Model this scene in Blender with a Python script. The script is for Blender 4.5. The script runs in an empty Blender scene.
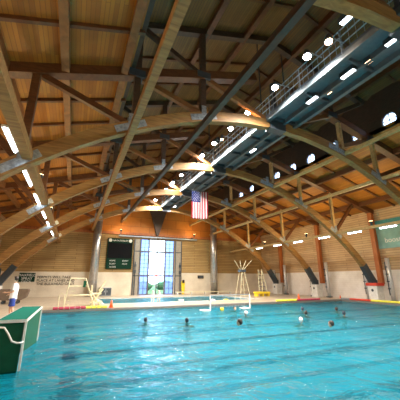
import bpy, bmesh, math, random
from mathutils import Vector, Matrix, noise
random.seed(7)
V = Vector
col = bpy.context.scene.collection

# ------------------------------------------------------------------ camera
F_PX, EYE = 280.0, 1.9
TILT, YAW = math.radians(15.85), math.radians(23.57)
cam = bpy.data.objects.new('camera', bpy.data.cameras.new('camera'))
col.objects.link(cam)
cam.data.sensor_width = 36.0
cam.data.lens = 36.0 * F_PX / 400.0
cam.data.clip_end = 500
cam.location = (0, 0, EYE)
cam.rotation_euler = (math.pi / 2 + TILT, 0, -YAW)
bpy.context.scene.camera = cam
_R = cam.rotation_euler.to_matrix()

def ray(px, py):
    return _R @ V((px - 200, 200 - py, -F_PX))
def at_y(px, py, Y):
    r = ray(px, py); return V((0, 0, EYE)) + r * (Y / r.y)
def at_x(px, py, X):
    r = ray(px, py); return V((0, 0, EYE)) + r * (X / r.x)
def at_z(px, py, Z):
    r = ray(px, py); return V((0, 0, EYE)) + r * ((Z - EYE) / r.z)

# ------------------------------------------------------------------ materials
def new_mat(name):
    m = bpy.data.materials.new(name); m.use_nodes = True
    nt = m.node_tree
    return m, nt, nt.nodes['Principled BSDF']

def plain(name, c, rough=.6, metal=0., var=.12, scale=6.0, bump=0.0, spec=None):
    m, nt, b = new_mat(name)
    n = nt.nodes.new('ShaderNodeTexNoise'); n.inputs['Scale'].default_value = scale
    n.inputs['Detail'].default_value = 4
    tc = nt.nodes.new('ShaderNodeTexCoord'); nt.links.new(tc.outputs['Object'], n.inputs['Vector'])
    r = nt.nodes.new('ShaderNodeValToRGB')
    r.color_ramp.elements[0].position = .3; r.color_ramp.elements[1].position = .7
    r.color_ramp.elements[0].color = tuple(x * (1 - var) for x in c) + (1,)
    r.color_ramp.elements[1].color = tuple(min(1, x * (1 + var)) for x in c) + (1,)
    nt.links.new(n.outputs['Fac'], r.inputs['Fac']); nt.links.new(r.outputs['Color'], b.inputs['Base Color'])
    b.inputs['Roughness'].default_value = rough; b.inputs['Metallic'].default_value = metal
    if spec is not None: b.inputs['Specular IOR Level'].default_value = spec
    if bump:
        bp = nt.nodes.new('ShaderNodeBump'); bp.inputs['Strength'].default_value = bump
        nt.links.new(n.outputs['Fac'], bp.inputs['Height']); nt.links.new(bp.outputs['Normal'], b.inputs['Normal'])
    return m

def timber(name, c1, c2, stretch=(1, 1, 1), rough=.55):
    m, nt, b = new_mat(name)
    tc = nt.nodes.new('ShaderNodeTexCoord'); mp = nt.nodes.new('ShaderNodeMapping')
    mp.inputs['Scale'].default_value = stretch
    nt.links.new(tc.outputs['Object'], mp.inputs['Vector'])
    n = nt.nodes.new('ShaderNodeTexNoise'); n.inputs['Scale'].default_value = 3; n.inputs['Detail'].default_value = 6
    n.inputs['Distortion'].default_value = .6
    nt.links.new(mp.outputs['Vector'], n.inputs['Vector'])
    r = nt.nodes.new('ShaderNodeValToRGB')
    r.color_ramp.elements[0].position = .3; r.color_ramp.elements[1].position = .72
    r.color_ramp.elements[0].color = c1 + (1,); r.color_ramp.elements[1].color = c2 + (1,)
    nt.links.new(n.outputs['Fac'], r.inputs['Fac']); nt.links.new(r.outputs['Color'], b.inputs['Base Color'])
    b.inputs['Roughness'].default_value = rough
    return m

def boards(name, c1, c2, joint, axis_u, axis_v, length, height, mortar=.012, rough=.6, bias=0., squash=.5):
    """planks / tiles: brick texture laid in the plane of two object axes"""
    m, nt, b = new_mat(name)
    tc = nt.nodes.new('ShaderNodeTexCoord'); sp = nt.nodes.new('ShaderNodeSeparateXYZ'); cb = nt.nodes.new('ShaderNodeCombineXYZ')
    nt.links.new(tc.outputs['Object'], sp.inputs[0])
    nt.links.new(sp.outputs[axis_u], cb.inputs[0]); nt.links.new(sp.outputs[axis_v], cb.inputs[1])
    br = nt.nodes.new('ShaderNodeTexBrick')
    br.inputs['Color1'].default_value = c1 + (1,); br.inputs['Color2'].default_value = c2 + (1,)
    br.inputs['Mortar'].default_value = joint + (1,); br.inputs['Scale'].default_value = 1
    br.inputs['Mortar Size'].default_value = mortar; br.inputs['Brick Width'].default_value = length
    br.inputs['Row Height'].default_value = height; br.inputs['Bias'].default_value = bias
    br.offset = squash
    nt.links.new(cb.outputs[0], br.inputs['Vector'])
    n = nt.nodes.new('ShaderNodeTexNoise'); n.inputs['Scale'].default_value = .8; n.inputs['Detail'].default_value = 5
    nt.links.new(tc.outputs['Object'], n.inputs['Vector'])
    mx = nt.nodes.new('ShaderNodeMix'); mx.data_type = 'RGBA'; mx.blend_type = 'MULTIPLY'; mx.inputs[0].default_value = .45
    nt.links.new(br.outputs['Color'], mx.inputs[6])
    gr = nt.nodes.new('ShaderNodeValToRGB'); gr.color_ramp.elements[0].color = (.55, .5, .45, 1); gr.color_ramp.elements[0].position = .3
    gr.color_ramp.elements[1].position = .65
    nt.links.new(n.outputs['Fac'], gr.inputs['Fac']); nt.links.new(gr.outputs['Color'], mx.inputs[7])
    nt.links.new(mx.outputs[2], b.inputs['Base Color'])
    b.inputs['Roughness'].default_value = rough
    return m

def emit(name, c, s):
    m, nt, b = new_mat(name)
    b.inputs['Base Color'].default_value = c + (1,)
    b.inputs['Emission Color'].default_value = c + (1,); b.inputs['Emission Strength'].default_value = s
    return m

def glassy(name, tint=(.95, .98, 1), gloss=.08, frost=0.0):
    m = bpy.data.materials.new(name); m.use_nodes = True; nt = m.node_tree; nt.nodes.clear()
    o = nt.nodes.new('ShaderNodeOutputMaterial'); t = nt.nodes.new('ShaderNodeBsdfTransparent'); g = nt.nodes.new('ShaderNodeBsdfGlossy')
    t.inputs[0].default_value = tint + (1,); g.inputs['Roughness'].default_value = .05
    mx = nt.nodes.new('ShaderNodeMixShader'); mx.inputs[0].default_value = gloss
    nt.links.new(t.outputs[0], mx.inputs[1]); nt.links.new(g.outputs[0], mx.inputs[2])
    last = mx
    if frost:
        tl = nt.nodes.new('ShaderNodeBsdfTranslucent'); tl.inputs[0].default_value = (.6, .68, .9, 1)
        m2 = nt.nodes.new('ShaderNodeMixShader'); m2.inputs[0].default_value = frost
        nt.links.new(mx.outputs[0], m2.inputs[1]); nt.links.new(tl.outputs[0], m2.inputs[2]); last = m2
    nt.links.new(last.outputs[0], o.inputs[0])
    return m

def water_mat():
    m = bpy.data.materials.new('pool_water'); m.use_nodes = True; nt = m.node_tree; nt.nodes.clear()
    o = nt.nodes.new('ShaderNodeOutputMaterial'); t = nt.nodes.new('ShaderNodeBsdfTransparent'); g = nt.nodes.new('ShaderNodeBsdfGlossy')
    t.inputs[0].default_value = (.18, .74, .84, 1); g.inputs['Roughness'].default_value = .07
    tc = nt.nodes.new('ShaderNodeTexCoord')
    def nz(scale, detail, st, dist=.4):
        mp = nt.nodes.new('ShaderNodeMapping'); mp.inputs['Scale'].default_value = st
        nt.links.new(tc.outputs['Object'], mp.inputs['Vector'])
        n = nt.nodes.new('ShaderNodeTexNoise'); n.inputs['Scale'].default_value = scale; n.inputs['Detail'].default_value = detail
        n.inputs['Distortion'].default_value = dist
        nt.links.new(mp.outputs[0], n.inputs['Vector']); return n
    a = nz(1.1, 4, (1, 1, 1), 1.2); b = nz(4.5, 3, (1, 1, 1), .8)
    b1 = nt.nodes.new('ShaderNodeBump'); b1.inputs['Strength'].default_value = 1; b1.inputs['Distance'].default_value = .26
    b2 = nt.nodes.new('ShaderNodeBump'); b2.inputs['Strength'].default_value = 1; b2.inputs['Distance'].default_value = .045
    nt.links.new(a.outputs['Fac'], b1.inputs['Height']); nt.links.new(b.outputs['Fac'], b2.inputs['Height'])
    nt.links.new(b1.outputs[0], b2.inputs['Normal'])
    nt.links.new(b2.outputs[0], g.inputs['Normal'])
    fr = nt.nodes.new('ShaderNodeFresnel'); fr.inputs['IOR'].default_value = 1.33
    nt.links.new(b2.outputs[0], fr.inputs['Normal'])
    mx = nt.nodes.new('ShaderNodeMixShader')
    rf = nt.nodes.new('ShaderNodeBsdfRefraction'); rf.inputs['IOR'].default_value = 1.33; rf.inputs['Roughness'].default_value = 0.0
    rf.inputs['Color'].default_value = (.042, .56, .69, 1); nt.links.new(b2.outputs[0], rf.inputs['Normal'])
    mr = nt.nodes.new('ShaderNodeMixShader'); mr.inputs[0].default_value = .7
    nt.links.new(t.outputs[0], mr.inputs[1]); nt.links.new(rf.outputs[0], mr.inputs[2])
    fm = nt.nodes.new('ShaderNodeMath'); fm.operation = 'MULTIPLY'; fm.inputs[1].default_value = .7; nt.links.new(fr.outputs[0], fm.inputs[0])
    nt.links.new(fm.outputs[0], mx.inputs[0]); nt.links.new(mr.outputs[0], mx.inputs[1]); nt.links.new(g.outputs[0], mx.inputs[2])
    nt.links.new(mx.outputs[0], o.inputs[0])
    return m

M = {}
M['glulam'] = timber('glulam_timber', (.15, .060, .014), (.26, .11, .028), (1, 1, 6))
M['glulam_arch'] = timber('arch_glulam', (.22, .105, .027), (.42, .22, .062), (.4, 3, 4))
M['pale_glulam'] = timber('pale_glulam', (.42, .27, .10), (.62, .42, .18), (2, 2, 3))
M['column_metal'] = plain('brushed_column_metal', (.50, .51, .52), .32, .85, var=.15)
M['glulam_red'] = timber('reddish_glulam', (.30, .085, .018), (.48, .15, .035), (2, 2, .5))
M['brown'] = timber('brown_timber', (.085, .030, .009), (.16, .058, .016), (1, 1, 5))
M['dark_timber'] = timber('dark_timber', (.05, .028, .017), (.09, .05, .03), (1, 1, 4))
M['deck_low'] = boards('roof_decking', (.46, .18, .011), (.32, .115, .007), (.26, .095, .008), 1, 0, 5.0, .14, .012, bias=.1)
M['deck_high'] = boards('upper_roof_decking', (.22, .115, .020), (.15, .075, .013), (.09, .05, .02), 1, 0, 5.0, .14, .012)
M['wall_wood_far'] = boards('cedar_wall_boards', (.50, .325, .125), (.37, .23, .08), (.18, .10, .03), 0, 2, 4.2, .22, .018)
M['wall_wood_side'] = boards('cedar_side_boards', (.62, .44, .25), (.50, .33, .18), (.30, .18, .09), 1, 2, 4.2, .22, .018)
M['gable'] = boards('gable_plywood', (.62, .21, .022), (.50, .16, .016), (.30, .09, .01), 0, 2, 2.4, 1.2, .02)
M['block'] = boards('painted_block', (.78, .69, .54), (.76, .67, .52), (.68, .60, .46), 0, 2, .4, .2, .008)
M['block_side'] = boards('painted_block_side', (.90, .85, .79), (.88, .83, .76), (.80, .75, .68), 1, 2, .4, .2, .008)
M['deck'] = boards('deck_tile', (.58, .48, .35), (.54, .44, .32), (.42, .34, .24), 0, 1, .3, .3, .01, rough=.35, squash=0)
M['coping'] = plain('pool_coping', (.16, .15, .13), .5)
M['coping_light'] = plain('light_coping', (.60, .58, .50), .5)
M['pool'] = boards('pool_tile', (.80, .92, .94), (.76, .90, .93), (.62, .82, .86), 0, 1, .3, .3, .012, rough=.4, squash=0)
M['lane_tile'] = plain('dark_lane_tile', (.05, .17, .22), .4)
M['water'] = water_mat()
M['steel'] = plain('dark_steel', (.06, .075, .09), .45, .3)
M['blue_steel'] = plain('catwalk_blue_steel', (.10, .125, .14), .5, .15)
M['plate'] = plain('weathered_steel_plate', (.34, .38, .42), .4, .4, var=.35, scale=9)
M['galv'] = plain('galvanized_duct', (.60, .61, .62), .35, .45, var=.1)
M['white'] = plain('white_paint', (.72, .71, .66), .45)
M['cream'] = plain('cream_paint', (.68, .62, .40), .45)
M['yellow'] = plain('yellow_plastic', (.85, .62, .03), .4)
M['lemon'] = plain('lemon_float', (.80, .74, .08), .45)
M['red'] = plain('red_plastic', (.65, .06, .03), .45)
M['orange'] = plain('orange_cone_plastic', (.9, .14, .03), .45)
M['crimson'] = plain('crimson_float', (.40, .05, .09), .45)
M['grey'] = plain('grey_plastic', (.25, .28, .30), .5)
M['green'] = plain('dark_green_panel', (.003, .075, .035), .55, spec=.2)
M['green_top'] = plain('green_nonslip_top', (.006, .14, .10), .8, scale=30, spec=.1)
M['board_green'] = plain('scoreboard_green', (.008, .035, .02), .8, spec=.1)
M['black'] = plain('black_display', (.008, .008, .009), .8, spec=.1)
M['teal'] = plain('teal_banner_cloth', (.22, .42, .40), .7, var=.18, scale=1.2)
M['teal_dark'] = plain('deep_teal_band', (.05, .24, .25), .7)
M['skin'] = plain('skin', (.62, .36, .24), .5, var=.05)
M['skin_tan'] = plain('tanned_skin', (.50, .27, .16), .5, var=.05)
M['hair'] = plain('dark_hair', (.03, .02, .015), .6)
M['cap_dark'] = plain('navy_swim_cap', (.02, .03, .05), .4)
M['cap_white'] = plain('white_swim_cap', (.8, .8, .8), .4)
M['shirt'] = plain('white_cotton', (.80, .80, .82), .8, var=.05)
M['shorts'] = plain('royal_blue_cloth', (.02, .05, .28), .8)
M['fl_white'] = plain('flag_white', (.50, .48, .50), .9, spec=.1); M['fl_red'] = plain('flag_red', (.30, .015, .03), .9, spec=.1)
M['fl_blue'] = plain('flag_blue', (.012, .02, .09), .9, spec=.1)
M['glass'] = glassy('window_glass')
M['frost'] = glassy('frosted_glass', (.42, .52, .80), .06, .35)
M['frost_bright'] = glassy('bright_frosted_glass', (.85, .92, 1), .05, .3)
M['mullion'] = plain('dark_mullion', (.10, .09, .10), .5)
M['jamb'] = plain('taupe_panel', (.33, .29, .23), .5)
M['grass'] = plain('lawn', (.06, .16, .04), .9); M['hedge'] = plain('hedge_leaves', (.03, .12, .05), .9, var=.5, bump=.6)
M['tube'] = emit('lit_fluorescent_tube', (.86, .93, 1), 14)
M['flood'] = emit('lit_flood_lens', (.93, .97, 1), 90)
M['flood_warm'] = emit('lit_warm_lens', (1, .62, .38), 40)
M['panel_on'] = emit('lit_panel_lens', (.9, .95, 1), 9)
M['panel_warm'] = emit('lit_warm_panel_lens', (1, .55, .3), 7)
M['up_on'] = emit('lit_uplight_lens', (1, .62, .30), 14)

# ------------------------------------------------------------------ builders
class MB:
    def __init__(s): s.v = []; s.f = []; s.mi = []
    def add(s, vs, fs, mi=0):
        n = len(s.v); s.v += [V(p) for p in vs]; s.f += [[i + n for i in f] for f in fs]; s.mi += [mi] * len(fs); return s
    def box(s, a, b, mi=0):
        x0, y0, z0 = (min(a[i], b[i]) for i in range(3)); x1, y1, z1 = (max(a[i], b[i]) for i in range(3))
        return s.add([(x0, y0, z0), (x1, y0, z0), (x1, y1, z0), (x0, y1, z0), (x0, y0, z1), (x1, y0, z1), (x1, y1, z1), (x0, y1, z1)],
                     [(0, 3, 2, 1), (4, 5, 6, 7), (0, 1, 5, 4), (1, 2, 6, 5), (2, 3, 7, 6), (3, 0, 4, 7)], mi)
    def bar(s, p, q, w, h, side=(0, 1, 0), mi=0):
        """rectangular bar p->q, w along `side`, h perpendicular"""
        p, q = V(p), V(q); d = (q - p).normalized(); sd = V(side); sd = (sd - d * sd.dot(d)).normalized(); up = d.cross(sd)
        vs = []
        for c in (p, q):
            for a, b in ((-1, -1), (1, -1), (1, 1), (-1, 1)): vs.append(c + sd * (a * w / 2) + up * (b * h / 2))
        return s.add(vs, [(3, 2, 1, 0), (4, 5, 6, 7), (0, 1, 5, 4), (1, 2, 6, 5), (2, 3, 7, 6), (3, 0, 4, 7)], mi)
    def tube(s, pts, r, n=8, mi=0, cap=True):
        pts = [V(p) for p in pts]; rs = r if isinstance(r, (list, tuple)) else [r] * len(pts)
        base = len(s.v); ref = None; vs = []
        for i, p in enumerate(pts):
            d = (pts[min(i + 1, len(pts) - 1)] - pts[max(i - 1, 0)]).normalized()
            if ref is None: ref = V((0, 0, 1)) if abs(d.z) < .9 else V((1, 0, 0))
            a = (ref - d * ref.dot(d)).normalized(); ref = a; b = d.cross(a)
            for k in range(n):
                t = 2 * math.pi * k / n; vs.append(p + (a * math.cos(t) + b * math.sin(t)) * rs[i])
        fs = []
        for i in range(len(pts) - 1):
            for k in range(n):
                k2 = (k + 1) % n; fs.append((i * n + k, i * n + k2, (i + 1) * n + k2, (i + 1) * n + k))
        if cap: fs.append(tuple(range(n))[::-1]); fs.append(tuple((len(pts) - 1) * n + k for k in range(n)))
        return s.add(vs, fs, mi)
    def ell(s, c, r, nu=14, nv=9, mi=0):
        c = V(c); r = V(r) if not isinstance(r, (int, float)) else V((r, r, r)); vs = [c + V((0, 0, r.z))]; fs = []
        for j in range(1, nv):
            ph = math.pi * j / nv
            for i in range(nu):
                t = 2 * math.pi * i / nu; vs.append(c + V((r.x * math.sin(ph) * math.cos(t), r.y * math.sin(ph) * math.sin(t), r.z * math.cos(ph))))
        vs.append(c - V((0, 0, r.z)))
        for i in range(nu):
            i2 = (i + 1) % nu; fs.append((0, 1 + i, 1 + i2))
            for j in range(nv - 2): fs.append((1 + j * nu + i, 1 + (j + 1) * nu + i, 1 + (j + 1) * nu + i2, 1 + j * nu + i2))
            fs.append((len(vs) - 1, 1 + (nv - 2) * nu + i2, 1 + (nv - 2) * nu + i))
        return s.add(vs, fs, mi)
    def prism(s, poly, axis, a, b, mi=0):
        """poly: 2D points in the two axes other than `axis`, extruded a..b"""
        def mk(p, t):
            return {0: (t, p[0], p[1]), 1: (p[0], t, p[1]), 2: (p[0], p[1], t)}[axis]
        n = len(poly); vs = [mk(p, a) for p in poly] + [mk(p, b) for p in poly]
        fs = [tuple(range(n)), tuple(range(2 * n - 1, n - 1, -1))] + [(i, i + n, (i + 1) % n + n, (i + 1) % n) for i in range(n)]
        return s.add(vs, fs, mi)
    def build(s, name, mats, parent=None, loc=None, smooth=False, bevel=0):
        root = V(parent['_o']) if parent is not None and '_o' in parent else V((0, 0, 0))
        o0 = V(loc) if loc is not None else root
        me = bpy.data.meshes.new(name)
        me.from_pydata([tuple(p - o0) for p in s.v], [], s.f)
        mats = mats if isinstance(mats, (list, tuple)) else [mats]
        for m in mats: me.materials.append(m)
        for p, i in zip(me.polygons, s.mi): p.material_index = i; p.use_smooth = smooth
        bm = bmesh.new(); bm.from_mesh(me); bmesh.ops.recalc_face_normals(bm, faces=bm.faces); bm.to_mesh(me); bm.free()
        o = bpy.data.objects.new(name, me); col.objects.link(o)
        if parent is not None: o.parent = parent; o.location = o0 - root
        else: o.location = o0
        o['_o'] = list(o0)
        if bevel:
            bv = o.modifiers.new('bevel', 'BEVEL'); bv.width = bevel; bv.segments = 2; bv.limit_method = 'ANGLE'
        return o

def tag(o, label=None, cat=None, group=None, kind=None):
    if label: o['label'] = label
    if cat: o['category'] = cat
    if group: o['group'] = group
    if kind: o['kind'] = kind
    return o
def thing(name, loc, label, cat, group=None):
    o = bpy.data.objects.new(name, None); col.objects.link(o); o.location = loc; o['_o'] = list(loc)
    o.empty_display_size = .2
    return tag(o, label, cat, group)
def dup(root, loc, label=None, rotz=None):
    def cp(o, parent):
        c = o.copy(); col.objects.link(c)
        if parent is not None: c.parent = parent
        for ch in [x for x in kids.get(o.name, [])]: cp(ch, c)
        return c
    kids = {}
    def scan(o):
        kids[o.name] = list(o.children)
        for ch in o.children: scan(ch)
    scan(root)
    r = cp(root, None); r.location = loc
    if rotz is not None: r.rotation_euler.z = rotz
    if label: r['label'] = label
    return r
def text_mesh(name, body, size, mat, parent, loc, rot, ext=.01, align='LEFT'):
    cu = bpy.data.curves.new(name, 'FONT'); cu.body = body; cu.size = size; cu.extrude = ext; cu.align_x = align; cu.space_line = .95
    t = bpy.data.objects.new(name, cu); col.objects.link(t)
    me = bpy.data.meshes.new_from_object(t.evaluated_get(bpy.context.evaluated_depsgraph_get()))
    bpy.data.objects.remove(t); me.materials.clear(); me.materials.append(mat)
    o = bpy.data.objects.new(name, me); col.objects.link(o); o.parent = parent
    o.location = V(loc) - V(parent['_o']); o.rotation_euler = rot; o['_o'] = list(loc)
    return o
def struct(o): o['kind'] = 'structure'; return o

# ------------------------------------------------------------------ layout numbers
XC = 9.1                                    # middle of the hall
XL, XR = -7.4, 25.6                         # side walls
YB, YF = -3.0, 35.6                         # back and far walls
Z0 = 0.1                                    # deck above water
PX0, PX1, PY0, PY1 = -1.5, 22.9, -1.0, 19.9 # near pool
QX0, QX1, QY0, QY1 = 2.4, 16.6, 23.6, 31.4  # far pool
BOT = -.65
TY = [4.0, 10.7, 17.4, 24.1, 30.8]
def roof_lo(d): return 10.85 - .29 * (abs(d) - 7.6)
def roof_hi(d): return 15.75 - .29 * abs(d)
AP = [(0, 9.85), (2, 9.72), (3, 9.56), (4.3, 9.28), (5.5, 8.9), (6.5, 8.5), (7.6, 8.0), (8.7, 7.45), (9.9, 6.72), (11.2, 5.82), (12.4, 4.85), (13.4, 3.9), (14.3, 2.9), (15.1, 1.75)]
def arch_z(d):
    d = abs(d)
    for (a, za), (b, zb) in zip(AP, AP[1:]):
        if d <= b: return za + (zb - za) * (d - a) / (b - a)
    return AP[-1][1]

# ------------------------------------------------------------------ floor, pools
fl = MB()
def slab(x0, x1, y0, y1): fl.box((x0, y0, -.9), (x1, y1, Z0))
slab(XL, PX0, YB, YF); slab(PX1, XR, YB, YF); slab(PX0, PX1, YB, PY0)
slab(PX0, PX1, PY1, QY0); slab(PX0, QX0, QY0, QY1); slab(QX1, PX1, QY0, QY1); slab(PX0, PX1, QY1, YF)
struct(fl.build('floor', M['deck']))
pb = MB()
def basin(x0, x1, y0, y1):
    pb.box((x0, y0, BOT - .2), (x1, y1, BOT))
    t = .03
    pb.box((x0, y0, BOT), (x0 + t, y1, .02)); pb.box((x1 - t, y0, BOT), (x1, y1, .02))
    pb.box((x0 + t, y0, BOT), (x1 - t, y0 + t, .02)); pb.box((x0 + t, y1 - t, BOT), (x1 - t, y1, .02))
basin(PX0, PX1, PY0, PY1); basin(QX0, QX1, QY0, QY1)
struct(pb.build('trim_1', M['pool']))
lm = MB()
for Y in (4.4, 6.9, 9.4, 11.8, 14.3, 18.7):
    lm.box((.3, Y - .15, BOT), (21.3, Y + .15, BOT + .012))
    for X in (.15, 21.3): lm.box((X - .2, Y - .55, BOT), (X + .2, Y + .55, BOT + .013))
struct(lm.build('trim_2', M['lane_tile']))
cp = MB()
def rim(x0, x1, y0, y1, w, z, mb):
    mb.box((x0 - w, y0 - w, z), (x1 + w, y0, z + .025)); mb.box((x0 - w, y1, z), (x1 + w, y1 + w, z + .025))
    mb.box((x0 - w, y0, z), (x0, y1, z + .025)); mb.box((x1, y0, z), (x1 + w, y1, z + .025))
rim(PX0, PX1, PY0, PY1, .5, Z0, cp)
for a_, b_ in (((PX0, PY1 - .06, -.12), (PX1, PY1 + .02, Z0 + .02)), ((PX1 - .06, PY0, -.12), (PX1 + .02, PY1 - .06, Z0 + .02)), ((PX0 - .02, PY0, -.12), (PX0 + .06, PY1 - .06, Z0 + .02))): cp.box(a_, b_)
struct(cp.build('trim_3', M['coping']))
cp = MB(); rim(QX0, QX1, QY0, QY1, .22, Z0, cp); struct(cp.build('trim_4', M['coping_light']))

def water(name, x0, x1, y0, y1, label):
    mb = MB(); nx, ny = int((x1 - x0) * 3), int((y1 - y0) * 3); vs = []; fs = []
    for j in range(ny + 1):
        for i in range(nx + 1):
            x = x0 + (x1 - x0) * i / nx; y = y0 + (y1 - y0) * j / ny
            z = .028 * noise.noise(V((x * .55, y * .55, 3))) + .012 * noise.noise(V((x * 1.6, y * 1.6, 9)))
            vs.append((x, y, z))
    for j in range(ny):
        for i in range(nx):
            a = j * (nx + 1) + i; fs.append((a, a + 1, a + nx + 2, a + nx + 1))
    mb.add(vs, fs); o = mb.build(name, M['water'], smooth=True)
    tag(o, label, 'water', kind='stuff'); return o
water('pool_water', PX0 + .06, PX1 - .06, PY0 + .03, PY1 - .06, 'rippling turquoise water filling the near swimming pool')
water('pool_water', QX0 + .03, QX1 - .03, QY0 + .03, QY1 - .03, 'still blue water of the second pool in front of the tall window')

# ------------------------------------------------------------------ walls
ZW = 2.72
def wall_x(name, X, side, m_low, m_high):
    t = .3 * side
    top = roof_lo(X - XC)
    mb = MB(); mb.box((X, YB, -.9), (X + t, YF + .3, ZW), 0); mb.box((X, YB, ZW), (X + t, YF + .3, top), 1)
    return struct(mb.build(name, [m_low, m_high]))
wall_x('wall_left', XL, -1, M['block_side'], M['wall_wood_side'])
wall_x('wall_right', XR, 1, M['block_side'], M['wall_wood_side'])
# far wall with the tall opening
wl, wr = at_y(139.6, 270, YF).x, at_y(173.8, 270, YF).x
wtop = at_y(156, 239.5, YF).z
GB = at_y(156, 236.5, YF).z                 # underside of the gable cladding
mb = MB()
for a, b in ((XL - .3, wl), (wr, XR + .3)):
    mb.box((a, YF, -.9), (b, YF + .3, ZW), 0); mb.box((a, YF, ZW), (b, YF + .3, GB), 1)
mb.box((wl, YF, wtop), (wr, YF + .3, GB), 1)
mb.box((wl, YF, -.9), (wr, YF + .3, Z0), 0)
E_, HI = 16.5, 7.6
mb.prism([(XL - .3, GB), (XR + .3, GB), (XR + .3, roof_lo(16.8)), (XC + HI, roof_lo(HI)), (XC + HI, roof_hi(HI)), (XC, roof_hi(0)),
          (XC - HI, roof_hi(HI)), (XC - HI, roof_lo(HI)), (XL - .3, roof_lo(16.8))], 1, YF, YF + .3, 2)
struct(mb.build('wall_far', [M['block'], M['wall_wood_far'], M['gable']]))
mb = MB()
mb.prism([(XL - .3, -.9), (XR + .3, -.9), (XR + .3, roof_lo(16.8)), (XC + HI, roof_lo(HI)), (XC + HI, roof_hi(HI)), (XC, roof_hi(0)),
          (XC - HI, roof_hi(HI)), (XC - HI, roof_lo(HI)), (XL - .3, roof_lo(16.8))], 1, YB - .3, YB, 0)
struct(mb.build('wall_near', M['block']))

# roof: low sides, raised middle, clerestory walls with round windows on the right
def roof_slab(name, d0, d1, fz, mat, th=.25):
    mb = MB(); x0, x1 = XC + d0, XC + d1
    mb.prism([(x0, fz(d0)), (x1, fz(d1)), (x1, fz(d1) + th), (x0, fz(d0) + th)], 1, YB - .3, YF + .3)
    return struct(mb.build(name, mat))
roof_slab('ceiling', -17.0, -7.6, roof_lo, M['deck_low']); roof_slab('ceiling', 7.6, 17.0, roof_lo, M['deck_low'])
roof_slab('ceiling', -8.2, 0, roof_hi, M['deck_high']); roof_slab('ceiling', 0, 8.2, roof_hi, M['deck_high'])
zl, zh = roof_lo(7.6) - .05, roof_hi(7.6) + .03
mb = MB(); mb.box((XC - 7.85, YB, zl), (XC - 7.6, YF, zh)); struct(mb.build('wall_clerestory_left', M['dark_timber']))
wins = [9.3 + 2.15 * k for k in range(-2, 9)]
WR, WZ = .47, 11.36
mb = MB(); XW = XC + 7.6
def hole_cell(y0, y1, yc):
    n = 32; out = []; inn = []
    for k in range(n):
        t = 2 * math.pi * (k + .5) / n; c, s_ = math.cos(t), math.sin(t)
        inn.append((yc + WR * c, WZ + WR * s_))
        kx = ((y1 - yc) if c > 0 else (yc - y0)) / max(abs(c), 1e-6); kz = ((zh - WZ) if s_ > 0 else (WZ - zl)) / max(abs(s_), 1e-6)
        k_ = min(kx, kz); out.append((yc + k_ * c, WZ + k_ * s_))
    for X in (XW, XW + .25):
        vs = [(X, a, b) for a, b in inn] + [(X, a, b) for a, b in out]
        mb.add(vs, [(k, (k + 1) % n, n + (k + 1) % n, n + k) for k in range(n)])
    mb.add([(XW, a, b) for a, b in inn] + [(XW + .25, a, b) for a, b in inn], [(k, (k + 1) % n, n + (k + 1) % n, n + k) for k in range(n)])
prev = YB
mb.box((XW, YB, zl), (XW + .25, wins[0] - 1.07, zh))
for yc in wins: hole_cell(yc - 1.075, yc + 1.075, yc)
mb.box((XW, wins[-1] + 1.07, zl), (XW + .25, YF, zh))
struct(mb.build('wall_clerestory_right', M['dark_timber']))
for i, yc in enumerate(wins):
    w = thing('window_%d' % (i + 10), (XW + .1, yc, WZ), None, None); struct(w)
    mb = MB(); n = 32
    pts = [(XW + .08, yc + (WR - .02) * math.cos(2 * math.pi * k / n), WZ + (WR - .02) * math.sin(2 * math.pi * k / n)) for k in range(n + 1)]
    mb.tube(pts, .035, 6, cap=False); mb.build('window_frame', M['mullion'], w)
    mb = MB(); mb.bar((XW + .08, yc - WR, WZ), (XW + .08, yc + WR, WZ), .04, .04, (1, 0, 0)); mb.bar((XW + .08, yc, WZ - WR), (XW + .08, yc, WZ + WR), .04, .04, (1, 0, 0))
    mb.build('muntin', M['mullion'], w)
    mb = MB(); mb.prism([(a[1], a[2]) for a in pts[:-1]], 0, XW + .1, XW + .115); mb.build('glass', M['frost_bright'], w)

# ------------------------------------------------------------------ tall window and door in the far wall
def wx(px): return at_y(px, 268, YF).x
def wz(py): return at_y(156, py, YF).z
z252, z275 = wz(252), wz(275.8)
def pane_unit(name, x0, x1, z0, z1, nx, nz, gmat, door=False):
    w = thing(name, ((x0 + x1) / 2, YF, z0), None, None); struct(w)
    f = .09; y = YF + .12
    mb = MB(); mb.box((x0, y - .06, z0), (x0 + f, y + .06, z1)); mb.box((x1 - f, y - .06, z0), (x1, y + .06, z1))
    mb.box((x0 + f, y - .06, z0), (x1 - f, y + .06, z0 + f)); mb.box((x0 + f, y - .06, z1 - f), (x1 - f, y + .06, z1))
    mb.build('door_frame' if door else 'window_frame', M['mullion'], w)
    mb = MB()
    for i in range(1, nx):
        x = x0 + (x1 - x0) * i / nx; wd = .05 if (door and i * 2 == nx) or (nx == 4 and i == 2) else .02
        mb.box((x - wd, y - .03, z0 + f), (x + wd, y + .03, z1 - f))
    for i in range(1, nz):
        z = z0 + (z1 - z0) * i / nz; mb.box((x0 + f, y - .028, z - .018), (x1 - f, y + .028, z + .018))
    mb.build('muntin', M['mullion'], w)
    mb = MB(); mb.box((x0 + f, y - .006, z0 + f), (x1 - f, y + .006, z1 - f)); mb.build('glass', gmat, w)
    return w
xa, xb, xc_, xd = wl, wx(148.4), wx(165), wr
num = 1
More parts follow.
